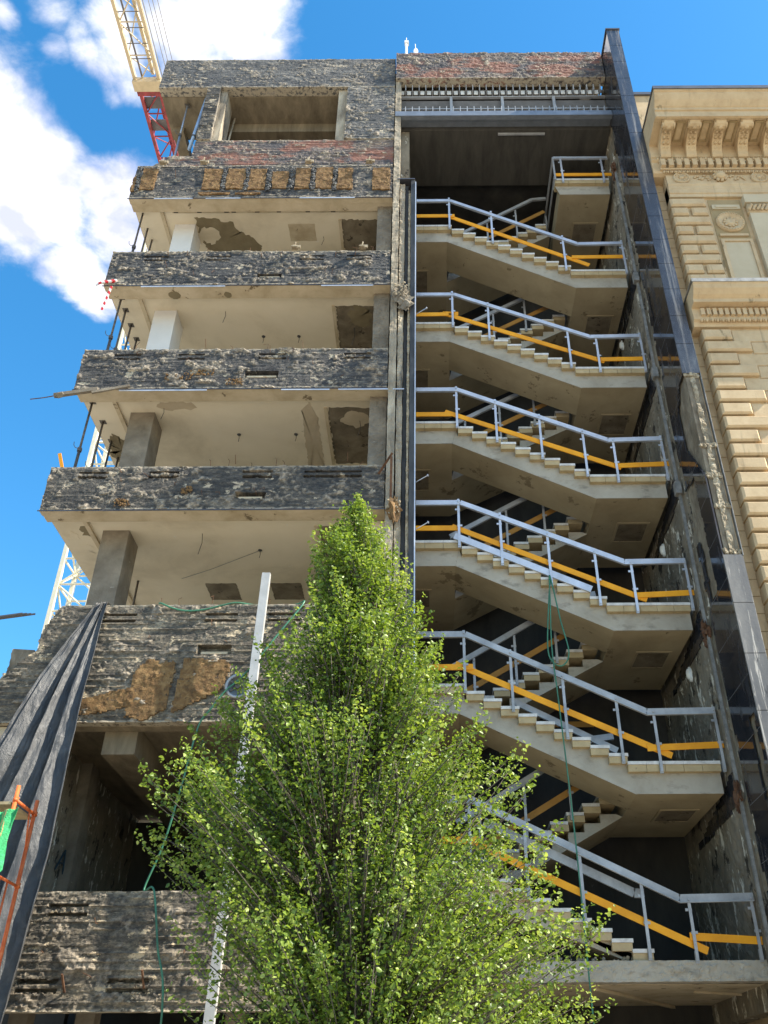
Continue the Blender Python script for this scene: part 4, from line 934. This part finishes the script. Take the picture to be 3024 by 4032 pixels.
mb = MB()
for q in ((7.2, 7.28, 17.3, 19.3), (7.90, 7.98, 17.3, 19.3), (7.28, 7.90, 19.22, 19.3), (7.28, 7.90, 17.3, 17.36)): mb.box(q[0], q[1], -.985, -.936, q[2], q[3])
pf = mb.build('panel_frame', M['stone'], S); MB().box(7.281, 7.899, -.95, -.937, 17.361, 19.219).build('panel_field', M['stonepale'], pf)
# pilaster
MB().box(8.08, 8.6, -1.05, -.90, 17.2, 20.2).box(8.02, 8.66, -1.10, -.90, 20.55, 20.85).build('pilaster', M['stonepale'], S)
mb = MB().box(8.06, 8.62, -1.06, -.9, 20.2, 20.55)
for i in range(22): mb.blob((8.08 + .026 * i, -1.08, 20.30 + .05 * (i % 4)), .05, i, 6, (1, .8, 1), rough=.3)
mb.build('capital', M['stone'], S, True)
# string course
PS = [(-.6, 17.26), (-1.52, 17.20), (-1.52, 17.15), (-1.50, 17.13), (-1.47, 17.03), (-1.38, 16.92), (-1.30, 16.86), (-1.30, 16.76), (-1.10, 16.76), (-1.10, 16.42), (-1.04, 16.38), (-1.00, 16.28), (-.6, 16.28)]
MB().prism(PS, 6.03, SE, 'x').build('string_course', M['stone'], S)
MB().box(6.0, SE, -1.535, -.7, 17.262, 17.275).box(6.0, SE, -1.535, -1.523, 17.17, 17.262).build('flashing', M['lightsteel'], S)
mb = MB(); x = 6.2
while x < SE: mb.box(x, x + .085, -1.17, -1.09, 16.50, 16.70); x += .135
mb.build('dentils', M['stone'], S); eggs(6.2, SE, -1.08, 16.40, .045, .12)
# lower quoins and ashlar courses
q = MB(); a_ = MB(); z = 16.20; k = 0
while z > .5:
    xe = 6.83 if k % 2 == 0 else 7.20
    q.cham(6.19, xe, -1.03, -.69, z - .30, z, .04)
    x = xe + .06; x_ = [xe + .03, xe + 1.3, xe + 2.5, xe + 3.7, SE]
    for u, v in zip(x_, x_[1:]): a_.cham(u, v - .012, -.945, -.90, z - .335, z + .012, .012)
    z -= .3615; k += 1
q.build('corner_blocks', M['stone'], S); a_.build('ashlar', M['stone'], S)

# ================================================================== tower crane
CR = thing('tower_crane', 'cream and red lattice tower crane rising behind the grey block', 'crane', (-15, 18, 0))
def lattice(mb, P, Q, w, h, step, r, up=(0, 0, 1), brace=.55, tri=False, gap0=0):
    P, Q = Vector(P), Vector(Q); d = (Q - P); Lh = d.length; d.normalize(); u = Vector(up); u = (u - d * u.dot(d)).normalized(); s = d.cross(u)
    c = [s * -w / 2 - u * h / 2, s * w / 2 - u * h / 2, s * w / 2 + u * h / 2, s * -w / 2 + u * h / 2]
    if tri: c = [s * -w / 2, s * w / 2, u * h]
    for o in c: mb.bar(P + o, Q + o, r * 2, r * 2, up)
    n = int(Lh / step); m = len(c)
    for i in range(n + 1):
        a = P + d * (i * Lh / n)
        for j in range(m):
            A, B_ = a + c[j], a + c[(j + 1) % m]
            if i % 1 == 0 and not (tri and j): mb.tube([A, B_], r * brace, 5)
            if i < n:
                nx = d * (Lh / n)
                if (i + j) % 2: mb.tube([A, B_ + nx], r * brace, 5)
                else: mb.tube([B_, A + nx], r * brace, 5)
mb = MB(); lattice(mb, (-14.85, 18.35, 0), (-14.85, 18.35, 49.5), 1.5, 1.5, 1.25, .085, up=(0, 1, 0))
mast = mb.build('mast', M['craneW'], CR)
mb = MB()
for z in range(4, 48, 3): mb.tube([(-14.5, 18.4, z), (-14.3, 18.5, z + 3)], .02, 5)
for x in (-14.55, -14.2): mb.tube([(x, 18.9, 2), (x, 18.9, 49)], .025, 5)
z = 2.0
while z < 49: mb.tube([(-14.55, 18.9, z), (-14.2, 18.9, z)], .012, 4); z += .3
for z in range(5, 49, 9): mb.box(-15.3, -14.4, 18.0, 18.9, z, z + .05)
mb.build('ladder', M['cranegrey'], mast)
JX, JZ = -15.55, 50.0
mb = MB(); lattice(mb, (JX, -14, JZ), (JX, 13.1, JZ), 1.35, 1.3, 1.7, .085, tri=True, brace=.45)
for x in (JX - .675, JX + .675): mb.box(x - .085, x + .085, -14, 13.1, JZ - .16, JZ - .02)
mb.box(JX - .8, JX + .8, 12.6, 13.2, JZ - .35, JZ + .1)
jib = mb.build('jib', M['craneY'], CR)
mb = MB(); lattice(mb, (JX, 13.3, JZ), (JX, 22, JZ), 1.15, 1.3, 1.3, .08, tri=True, brace=.55)
for x in (JX - .57, JX + .57): mb.box(x - .09, x + .09, 13.25, 22, JZ - .16, JZ - .02)
mb.box(JX - .7, JX + .7, 13.22, 13.5, JZ - .3, JZ + .08)
mb.build('jib_root', M['craneR'], CR)
mb = MB()
for y in (13.8, 15.2, 18.2): mb.box(JX - .55, JX + .5, y, y + .7, JZ + .1, JZ + .16)
mb.box(JX - .32, JX - .22, -14, 13, JZ + .02, JZ + .05); y = -14
while y < 12: mb.box(JX - .6, JX + .6, y, y + .04, JZ + .05, JZ + .08); y += .85
mb.build('walkway', M['cranegrey'], jib)
mb = MB()
for k, x in enumerate((.95, 1.15, 1.4)): mb.tube([(JX + x, 20, JZ + .9), (JX + x * .9, -14, JZ + .7 + .3 * k)], .022, 5)
for x in (.75,): mb.tube([(JX + x, 20, JZ + .4), (JX + x, -14, JZ + .35)], .03, 5)
mb.build('hoist_rope', M['cable'], jib)

# ================================================================== shoring props
def prop(loc, mat, label, H=3.1):
    t = thing('shoring_prop', label, 'prop', loc, 'steel props shoring the open floors', world=False)
    MB().tube([(0, 0, 0), (0, 0, H * .55)], .034, 10).build('outer_tube', M[mat], t, True)
    MB().tube([(0, 0, H * .5), (0, 0, H - .012)], .026, 10).build('inner_tube', M[mat], t, True)
    MB().box(-.075, .075, -.075, .075, H - .012, H).build('head_plate', M['propd'], t)
    MB().lathe([(.05, -.05), (.055, 0), (.05, .05), (.035, .06)], (0, 0, H * .54), (0, 0, 1), 10).tube([(.04, -.02, H * .54), (-.10, -.03, H * .555), (-.15, -.02, H * .58), (-.16, -.02, H * .61)], .008, 5).build('collar', M['propd'], t)
    MB().box(-.07, .07, -.07, .07, 0, .01).build('foot_plate', M['propd'], t)
    return t
ppos = {5: (22.445, [(-7.83, .58), (-7.83, 1.09), (-7.81, 1.48)]), 4: (18.985, [(-7.76, .50), (-7.77, .93), (-7.78, 1.46), (-7.77, 1.97)]), 3: (15.535, [(-7.82, .57), (-7.79, 1.30), (-7.80, 2.02), (-7.83, 2.70)])}
fname = {5: 'third floor from the top', 4: 'fourth floor from the top', 3: 'fifth floor from the top'}
fname = {5: 'level under the cork band', 4: 'level between the two bands below cork', 3: 'level with a bare dark column'}
ordn = ['front', 'second', 'third', 'rearmost']
P0 = None
for lv in (5, 4, 3):
    zc, ps = ppos[lv]
    for k, (x, y) in enumerate(ps):
        nm = 'rearmost' if k == len(ps) - 1 else ordn[k]
        lab = '%s steel prop at the open left edge, %s' % (nm, fname[lv])
        if P0 is None: P0 = prop((x, y, zc - 3.1), 'propd', lab)
        else: dup(P0, (x, y, zc - 3.1), lab)
dup(P0, (-6.86, 3.16, 12.20 - 3.1), 'single dark steel prop beside the bare column above the tarpaulin')
pl = prop((-7.33, .55, 24.22), 'propl', 'thin galvanised prop standing in the left corner of the roof storey', 3.35)
pt = thing('blue_pipe', 'pale blue steel pipe beside the brick pillar of the roof storey', 'pipe', (-6.72, .35, 24.25))
MB().tube([(-6.70, .33, 27.6), (-6.86, .33, 25.0)], .05, 10).build('pipe', plain('pale blue tube', (.30, .42, .60), .4, .2), pt, True)
MB().lathe([(.065, 0), (.065, .06)], (-6.82, .33, 25.6), (0, 0, 1), 10).build('pipe_collar', M['propd'], pt)
ob = thing('orange_board', 'short orange board leaning behind the brick ledge of the roof storey', 'board', (-6.85, .5, 24.3))
MB().bar((-6.70, .4, 24.25), (-6.93, .6, 24.75), .12, .03, (0, 1, 0)).build('board', M['orange'], ob)
ob = thing('orange_board', 'small orange board leaning against the outermost prop above the third band', 'board', (-8.0, .2, 13.2))
MB().bar((-7.86, .25, 13.15), (-8.03, .15, 13.68), .07, .025, (0, 1, 0)).build('board', M['orange'], ob)

# ================================================================== tarpaulin
def tarpaulin():
    nu_, nv_ = 260, 170
    zs = [9.86, 9.4, 8.2, 6.8, 5.0, 3.2, 1.6, .2]
    yl = [-.10, -.16, -.36, -.60, -.85, -1.05, -1.2, -1.3]
    xl = [-6.36, -6.66, -7.22, -7.66, -8.1, -8.5, -8.9, -9.2]
    xr = [-6.16, -6.17, -6.13, -6.06, -5.95, -6.00, -6.05, -6.1]
    xl = np.array([-6.36, -6.55, -6.98, -7.32, -7.9, -8.5, -9.0, -9.4])
    v = np.linspace(0, 1, nv_); z = 9.86 - v * 9.6
    XLt = np.interp(-z, [-q for q in zs], xl); XRt = np.interp(-z, [-q for q in zs], xr); Y = np.interp(-z, [-q for q in zs], yl)
    u = np.linspace(0, 1, nu_); UU, VV = np.meshgrid(u, v, indexing='ij')
    Wd = (XRt - XLt)[None, :]
    X = XLt[None, :] + Wd * UU
    cuts = [0, .10, .47, .76, 1.001]; deps = [.05, .24, .20, .10]
    us = UU + .012 * np.sin(VV * 5) + .015 * (vn(VV * 4, UU * 0, 2) - .5)
    fold = np.zeros_like(X)
    for a_, b_, dp in zip(cuts, cuts[1:], deps):
        t_ = np.clip((us - a_) / (b_ - a_), 0, 1); ins_ = (us >= a_) & (us < b_)
        prof = np.where(t_ < .93, t_ / .93, (1 - t_) / .07); fold = np.where(ins_, -dp * prof, fold)
    amp = np.clip(Wd / 1.2, .25, 1.6)
    y = Y[None, :] - fold * amp + .05 * (fbm(UU * 5, VV * 9, 3, 4) - .5) * 2 + .10 * (UU - .5) * amp
    y += .012 * (fbm(UU * 18, VV * 50, 8, 3) - .5) * 2
    Zz = np.broadcast_to(z[None, :], X.shape) + .03 * (vn(UU * 9, UU * 0, 5) - .5)
    V_ = np.stack([X, y, Zz], -1).reshape(-1, 3)
    # turned over the parapet top
    idx = np.arange(nu_ * nv_).reshape(nu_, nv_)
    F = np.stack([idx[:-1, :-1], idx[:-1, 1:], idx[1:, 1:], idx[1:, :-1]], -1).reshape(-1, 4).tolist()
    extra = []
    top = V_.reshape(nu_, nv_, 3)[:, 0]
    n0 = len(V_); hook = top.copy(); hook[:, 2] += .03; hook[:, 1] = .1; extra = hook
    Vall = np.vstack([V_, extra]); F += [[int(idx[i, 0]), int(idx[i + 1, 0]), n0 + i + 1, n0 + i] for i in range(nu_ - 1)]
    me = bpy.data.meshes.new('tarpaulin'); me.from_pydata(Vall.tolist(), [], F); me.materials.append(M['tarp']); me.polygons.foreach_set('use_smooth', [True] * len(me.polygons)); me.update()
    o = link('tarpaulin', me); md = o.modifiers.new('thickness', 'SOLIDIFY'); md.thickness = .006
    tag(o, 'black plastic tarpaulin hanging gathered from the parapet beside the scaffold', 'tarpaulin'); return o
tarpaulin()

# ================================================================== scaffold corner
sx = -5.22
SC = thing('scaffold', 'rusty orange tube scaffold end at the lower left edge', 'scaffold', (sx, -3.9, 0))
yA, yB = -3.95, -3.30
zt = 5.13
for k, (y, zt_) in enumerate(((yA, 5.13), (yB, 5.13))):
    MB().tube([(sx, y, 0), (sx, y, zt_)], .026, 10).build('upright', M['scafo'], SC, True)
    MB().tube([(sx - 2.5, y, 0), (sx - 2.5, y, zt_)], .026, 10).build('upright', M['scafo'], SC, True)
mb = MB()
for z in (4.95, 4.05, 2.9):
    mb.tube([(sx, yA - .03, z), (sx, yB + .06, z)], 0.022 if z > 4.5 else .018, 8)
mb.tube([(sx, yB - .16, 4.93), (sx, yB - .02, 4.5)], .012, 6)
mb.build('ledger', M['scafo'], SC, True)
MB().tube([(sx, yA + .34, 4.05), (sx, yA + .34, 2.9)], .014, 6).tube([(sx, yA + .10, 4.05), (sx, yA + .10, 2.9)], .014, 6).build('infill_tube', M['scafo'], SC, True)
for y, z in ((yA, 4.95), (yB, 4.95), (yB, 4.05), (yB, 2.9)):
    mb = MB(); mb.tube([(sx, y, z - .02), (sx, y, z + .02)], .034, 8); mb.tube([(sx, y + .05, z), (sx - .02, y + .12, z + .06)], .012, 6)
    mb.build('coupler', M['scafo'], SC, True)
MB().box(-7.8, sx - .04, yA - .02, yB + .03, 4.89, 4.925).build('deck_plank', M['plank'], SC)
def netf():
    nu_, nv_ = 60, 60; u = np.linspace(0, 1, nu_); v = np.linspace(0, 1, nv_); UU, VV = np.meshgrid(u, v, indexing='ij')
    X = -5.12 - .05 * np.sin(VV * 3) - 1.6 * UU; Z = 4.84 - (.75 + .4 * np.clip(UU * 9, 0, 1)) * VV - .25 * UU ** .8 * (1 - VV)
    Y = yA - .08 + .04 * np.sin(UU * 60 + VV * 3) + .05 * (fbm(UU * 6, VV * 4, 3) - .5)
    P = np.stack([X, Y, Z], -1).reshape(-1, 3); idx = np.arange(nu_ * nv_).reshape(nu_, nv_)
    F = np.stack([idx[:-1, :-1], idx[:-1, 1:], idx[1:, 1:], idx[1:, :-1]], -1).reshape(-1, 4).tolist()
    me = bpy.data.meshes.new('debris_net'); me.from_pydata(P.tolist(), [], F); me.materials.append(M['net']); me.polygons.foreach_set('use_smooth', [True] * len(me.polygons)); me.update()
    o = link('debris_net', me); o.modifiers.new('thickness', 'SOLIDIFY').thickness = .004
    tag(o, 'green debris net hanging in folds from the orange scaffold', 'net')
netf()

# ================================================================== channel, hoses, pulley, antenna, tape, junk
CH = thing('steel_channel', 'tall pale grey steel channel standing upright in front of the block behind the tree', 'steel channel', (-3.24, -.4, 0))
mb = MB().bar((-3.27, -.36, .1), (-3.11, -.36, 10.34), .010, .17, (1, 0, 0)).bar((-3.27 - .08, -.32, .1), (-3.11 - .08, -.32, 10.34), .008, .07, (0, 1, 0)).bar((-3.27 + .08, -.32, .1), (-3.11 + .08, -.32, 10.34), .008, .07, (0, 1, 0))
mb = MB().bar((-3.27, -.36, .1), (-3.11, -.36, 10.34), .012, .15, (1, 0, 0)); mb.bar((-3.345, -.31, .1), (-3.185, -.31, 10.34), .09, .010, (1, 0, 0)); mb.bar((-3.195, -.31, .1), (-3.035, -.31, 10.34), .09, .010, (1, 0, 0))
mb.build('channel', M['channel'], CH)
def curve(name, pts, r, mat, label, cat, n=6, sub=6):
    P = [Vector(p) for p in pts]; out = []
    for i in range(len(P) - 1):
        p0 = P[max(i - 1, 0)]; p1 = P[i]; p2 = P[i + 1]; p3 = P[min(i + 2, len(P) - 1)]
        for k in range(sub):
            t = k / sub; out.append(.5 * ((2 * p1) + (p2 - p0) * t + (2 * p0 - 5 * p1 + 4 * p2 - p3) * t * t + (3 * p1 - p0 - 3 * p2 + p3) * t ** 3))
    out.append(P[-1]); o = MB().tube(out, r, n).build(name, M[mat], None, True); tag(o, label, cat); return o
curve('green_hose', [(2.58, .96, 10.95), (2.44, .9, 9.9), (2.40, .9, 9.15), (2.62, .9, 8.92), (2.80, .9, 9.2), (2.70, .9, 9.9), (2.60, .92, 10.75), (2.56, .95, 10.98), (2.52, .9, 10.3), (2.47, .9, 9.3), (2.50, .86, 8.2), (2.56, .8, 5.7), (2.56, .7, 2.9), (2.58, .6, .1)], .015, 'hose', 'long dark green rope looped over the stair edge and hanging down the stairwell', 'rope')
hc = curve('green_hose', [(-5.2, .05, 9.87), (-5.15, -.04, 9.86), (-4.9, -.06, 9.74), (-4.63, -.06, 9.68), (-4.3, -.06, 9.70), (-3.95, -.05, 9.80), (-3.68, -.02, 9.87), (-3.3, .1, 9.88), (-2.6, .1, 9.88), (-2.38, -.04, 9.86), (-2.75, -.16, 9.2), (-3.3, -.26, 8.3), (-3.62, -.28, 7.95), (-3.85, -.25, 7.62), (-4.02, -.2, 7.38), (-4.12, -.15, 6.9), (-4.2, -.12, 6.3), (-4.4, 0.05, 5.4), (-4.62, .1, 4.70), (-4.45, -.06, 4.69), (-4.36, -.1, 4.5), (-4.2, -.12, 3.8), (-3.98, -.15, 2.9), (-3.9, -.2, .1)], .017, 'hose', 'thin green hose draped along the parapet and hanging past the dark opening', 'hose')
pu = thing('cable_wheel', 'flat grey wheel hanging on the parapet behind the steel channel', 'wheel', (-3.48, -.2, 8.05))
MB().lathe([(.20, -.03), (.23, -.03), (.23, .03), (.20, .03), (.185, .02), (.185, -.02), (.20, -.03)], (-3.42, -.22, 8.06), (0, -1, 0), 28).build('rim', M['alugrey'], pu, True)
mb = MB().lathe([(.05, -.03), (.05, .03), (0, .03)], (-3.42, -.22, 8.06), (0, -1, 0), 12)
for i in range(5): a = 2 * math.pi * i / 5; mb.bar((-3.42, -.22, 8.06), (-3.42 + .2 * math.cos(a), -.22, 8.06 + .2 * math.sin(a)), .03, .012, (0, 1, 0))
mb.build('spokes', M['propd'], pu)
AN = thing('roof_antenna', 'pair of white tube antennas standing on the flat roof', 'antenna', (-.55, 1, 28.9))
MB().tube([(-.60, 1, 28.9), (-.60, 1, 32.05)], .045, 8).tube([(-.60, 1, 32.05), (-.60, 1, 32.3)], .012, 5).build('mast', M['white'], AN, True)
MB().tube([(-.28, 1, 28.9), (-.28, 1, 31.5)], .075, 10).tube([(-.28, 1, 31.5), (-.30, 1, 31.9)], .012, 5).build('antenna_tube', M['white'], AN, True)
MB().tube([(-.60, 1, 31.3), (-.28, 1, 30.9)], .03, 6).box(-.66, -.52, .93, 1.07, 31.9, 32.02).tube([(-.28, 1, 31.0), (.05, 1, 31.1)], .008, 4).build('brace', M['white'], AN)
TB = MB().bar((-8.12, -.05, 18.92), (-7.72, -.05, 18.99), .05, .07).bar((-8.12, -.05, 18.92), (-8.22, -.04, 18.83), .03, .05).bar((-7.82, -.04, 18.80), (-7.92, .0, 18.0), .06, .012, (0, 1, 0)).build('barrier_tape', M['tape'])
tag(TB, 'red and white barrier tape tied round the parapet corner', 'tape')
WB = thing('timber_beam', 'old timber beam sticking out past the parapet corner with a bent rod', 'beam', (-8.1, -.1, 15.2))
MB().bar((-8.40, -.10, 15.14), (-7.45, -.08, 15.34), .08, .09).blob((-8.30, -.10, 15.16), .09, 4, 8, (1.4, .8, .8)).build('beam', M['darkcol'], WB)
MB().bar((-7.55, -.13, 15.20), (-6.75, -.06, 15.46), .05, .06).build('beam', M['darkcol'], WB)
MB().tube([(-8.25, -.1, 15.18), (-8.45, -.12, 15.10), (-8.62, -.12, 15.06), (-8.9, -.12, 15.02)], .012, 5).build('rod', M['rust'], WB)
# bits beyond the broken left wall
OB = thing('orange_girder', 'orange steel girder reaching in from the left edge beside the broken wall', 'girder', (-12, 4, 9))
MB().bar((-16, 4, 9.62), (-10.1, 4, 9.62), .3, .30).box(-11.75, -11.6, 3.8, 4.2, 9.3, 9.95).build('girder', M['rust'], OB)
CP = MB()
for k in range(4): CP.bar((-9.62, 1.0 + .18 * k, 10.0 + .09 * k), (-8.3, 1.0 + .18 * k, 10.2 + .09 * k), .03, .03)
CP = CP.build('bundle_of_rods', M['cranegrey']); tag(CP, 'bundle of thin dark rods sticking out over the broken wall', 'rods')
RB = MB()
for a, b_ in (((-8.2, .3, 8.25), (-9.6, .3, 7.9)), ((-8.25, .3, 7.9), (-8.75, .3, 7.93)), ((-8.1, .3, 6.9), (-8.6, .3, 7.25))): RB.tube([a, b_], .012, 5)
RB = RB.build('rebar', M['rust']); tag(RB, 'loose reinforcing bars poking left out of the broken parapet', 'rebar')

# ================================================================== tree
def tree():
    rnd = np.random.default_rng(11)
    K = 11.35 / 9.15; Yc = -4.0
    zt = [9.55, 8.5, 7.73, 7.0, 6.52, 5.68, 5.08, 4.74, 4.24, 3.72, 3.22, 2.75, 2.45, 1.6, .9]
    xl = [-.873, -1.34, -1.406, -1.675, -2.10, -2.36, -2.90, -2.93, -2.88, -2.63, -2.48, -2.25, -2.17, -1.7, -.9]
    xr = [-.87, -.344, .039, .19, .589, .611, .93, 1.20, 1.16, 1.42, 1.55, 1.55, 1.45, 1.1, .3]
    xl = np.array(xl) * K * 1.03; xr = np.array(xr) * K * np.array([1] * 6 + [1.1] * 9); zt = np.array(zt)
    fl = lambda z: np.interp(z, zt[::-1], xl[::-1]); fr = lambda z: np.interp(z, zt[::-1], xr[::-1])
    T = thing('street_tree', 'bright green young broadleaf street tree with a narrow pointed crown', 'tree', (-.85, Yc, 0))
    tr = MB(); base = Vector((-.85, Yc, 0)); shoots = []
    # several upright stems
    stems = []
    for k in range(9):
        a = 2 * math.pi * k / 9 + rnd.uniform(-.3, .3); topz = 9.1 if k == 0 else rnd.uniform(5.6, 8.2)
        cx = (fl(topz) + fr(topz)) / 2; sp = 0 if k == 0 else rnd.uniform(.35, .8)
        pts = []
        for i in range(9):
            t = i / 8; z = .8 + (topz - .8) * t; c = -.85 + (cx + .85) * t; wv = (fr(z) - fl(z)) / 2
            pts.append(Vector((c + math.cos(a) * sp * wv * .55 * (t ** .8) * (1.2 - .5 * t) + rnd.uniform(-.03, .03), Yc + math.sin(a) * sp * wv * .55 * (t ** .8) * (1.2 - .5 * t), z)))
        stems.append(pts); tr.tube([Vector((-.85 + .03 * math.cos(a), Yc + .03 * math.sin(a), 0))] + pts, 0.06 if k else .08, 7, r2=.008)
    NS = 1500; boughs = [(9.3 - 7.6 * (i / 150) ** .8 + rnd.uniform(-.1, .1), rnd.uniform(0, 2 * math.pi)) for i in range(150)]
    for s in range(NS):
        z = 1.9 + (9.3 - 1.9) * (1 - rnd.random() ** .62) if s > 25 else 8.2 + rnd.random() * 1.1
        wv = (fr(z) - fl(z)) / 2; cx = (fr(z) + fl(z)) / 2
        if rnd.random() > (.30 + wv / 2.2) and s > 25: continue
        zb_, ab_ = boughs[rnd.integers(0, 150)]; z = zb_ + rnd.normal(0, .13) if s > 25 else z; z = min(z, 9.4)
        a = ab_ + rnd.normal(0, .22) if rnd.random() < .85 else rnd.uniform(0, 2 * math.pi); wv = (fr(z) - fl(z)) / 2; cx = (fr(z) + fl(z)) / 2; rr = rnd.random() ** .40 * rnd.uniform(.74, 1.07)
        tip = Vector((cx + math.cos(a) * rr * wv, Yc + math.sin(a) * rr * wv * .85, z))
        # nearest stem point lower down
        st = stems[rnd.integers(0, len(stems))]; zb = max(1.0, z - rnd.uniform(.35, .9) - .25 * wv)
        best = min((p for q in stems for p in q), key=lambda p: (p - Vector((cx + math.cos(a) * .3 * wv, Yc + math.sin(a) * .3 * wv, zb))).length)
        mid = best.lerp(tip, .55) + Vector((0, 0, -.05)); 
        tr.tube([best, mid, tip], .014, 4, r2=.003)
        shoots.append((best, mid, tip, z))
    P = []; Nrm = []; tone = []
    for (b_, m_, t_, z) in shoots:
        ln = (t_ - b_).length; tb = rnd.normal(0, .13); outn = 26 + int(46 * min(ln, 1.6))
        for i in range(outn):
            t = 1 - rnd.random() ** 1.3 * .8
            p = b_ * (1 - t) ** 2 + m_ * 2 * t * (1 - t) + t_ * t * t
            # side twigs
            sd = .10 * (1.15 - t) + .03
            p = p + Vector(rnd.normal(0, sd, 3)) + Vector((0, 0, .03)); P.append(p); tone.append(.28 + .35 * t + tb + rnd.normal(0, .15))
        # fine tip spray
        d = (t_ - m_).normalized() + Vector((0, 0, .8)); d.normalize()
        for i in range(13):
            p = t_ + d * (.24 * i / 12) + Vector(rnd.normal(0, .022, 3)); P.append(p); tone.append(.68 + tb + rnd.normal(0, .14))
    P = np.array([tuple(p) for p in P]); n = len(P); tone = np.clip(np.array(tone), 0, 1)
    d1 = rnd.normal(0, 1, (n, 3)); d1[:, 2] = d1[:, 2] * .6 - .15; d1 /= np.linalg.norm(d1, axis=1)[:, None]
    nn = rnd.normal(0, 1, (n, 3)); nn[:, 2] = np.abs(nn[:, 2]) + .35; nn -= (nn * d1).sum(1)[:, None] * d1; nn /= np.linalg.norm(nn, axis=1)[:, None]
    sd = np.cross(nn, d1); Ls = (.026 + .044 * rnd.random(n) ** 1.4)[:, None]; Ws = Ls * .36
    v0 = P; v1 = P + d1 * Ls * .38 + sd * Ws + nn * Ls * .10; v2 = P + d1 * Ls * .78 + sd * Ws * .72 + nn * Ls * .07; v3 = P + d1 * Ls * 1.05 - nn * Ls * .12
    v4 = P + d1 * Ls * .78 - sd * Ws * .72 + nn * Ls * .07; v5 = P + d1 * Ls * .38 - sd * Ws + nn * Ls * .10
    V = np.stack([v0, v1, v2, v3, v4, v5], 1).reshape(-1, 3); i0 = np.arange(n) * 6
    F = np.concatenate([np.stack([i0, i0 + 1, i0 + 2, i0 + 3], 1), np.stack([i0, i0 + 3, i0 + 4, i0 + 5], 1)])
    me = bpy.data.meshes.new('crown'); me.vertices.add(len(V)); me.vertices.foreach_set('co', V.reshape(-1)); me.loops.add(F.size); me.loops.foreach_set('vertex_index', F.reshape(-1).astype(np.int32))
    me.polygons.add(len(F)); me.polygons.foreach_set('loop_start', (np.arange(len(F)) * 4).astype(np.int32)); me.polygons.foreach_set('loop_total', np.full(len(F), 4, np.int32))
    me.update(calc_edges=True); me.materials.append(M['leaf'])
    at = me.attributes.new('tone', 'FLOAT', 'POINT'); at.data.foreach_set('value', np.repeat(tone, 6))
    link('crown', me, T); tr.build('trunk', M['bark'], T, True); print('leaves', n, 'shoots', len(shoots))
tree()
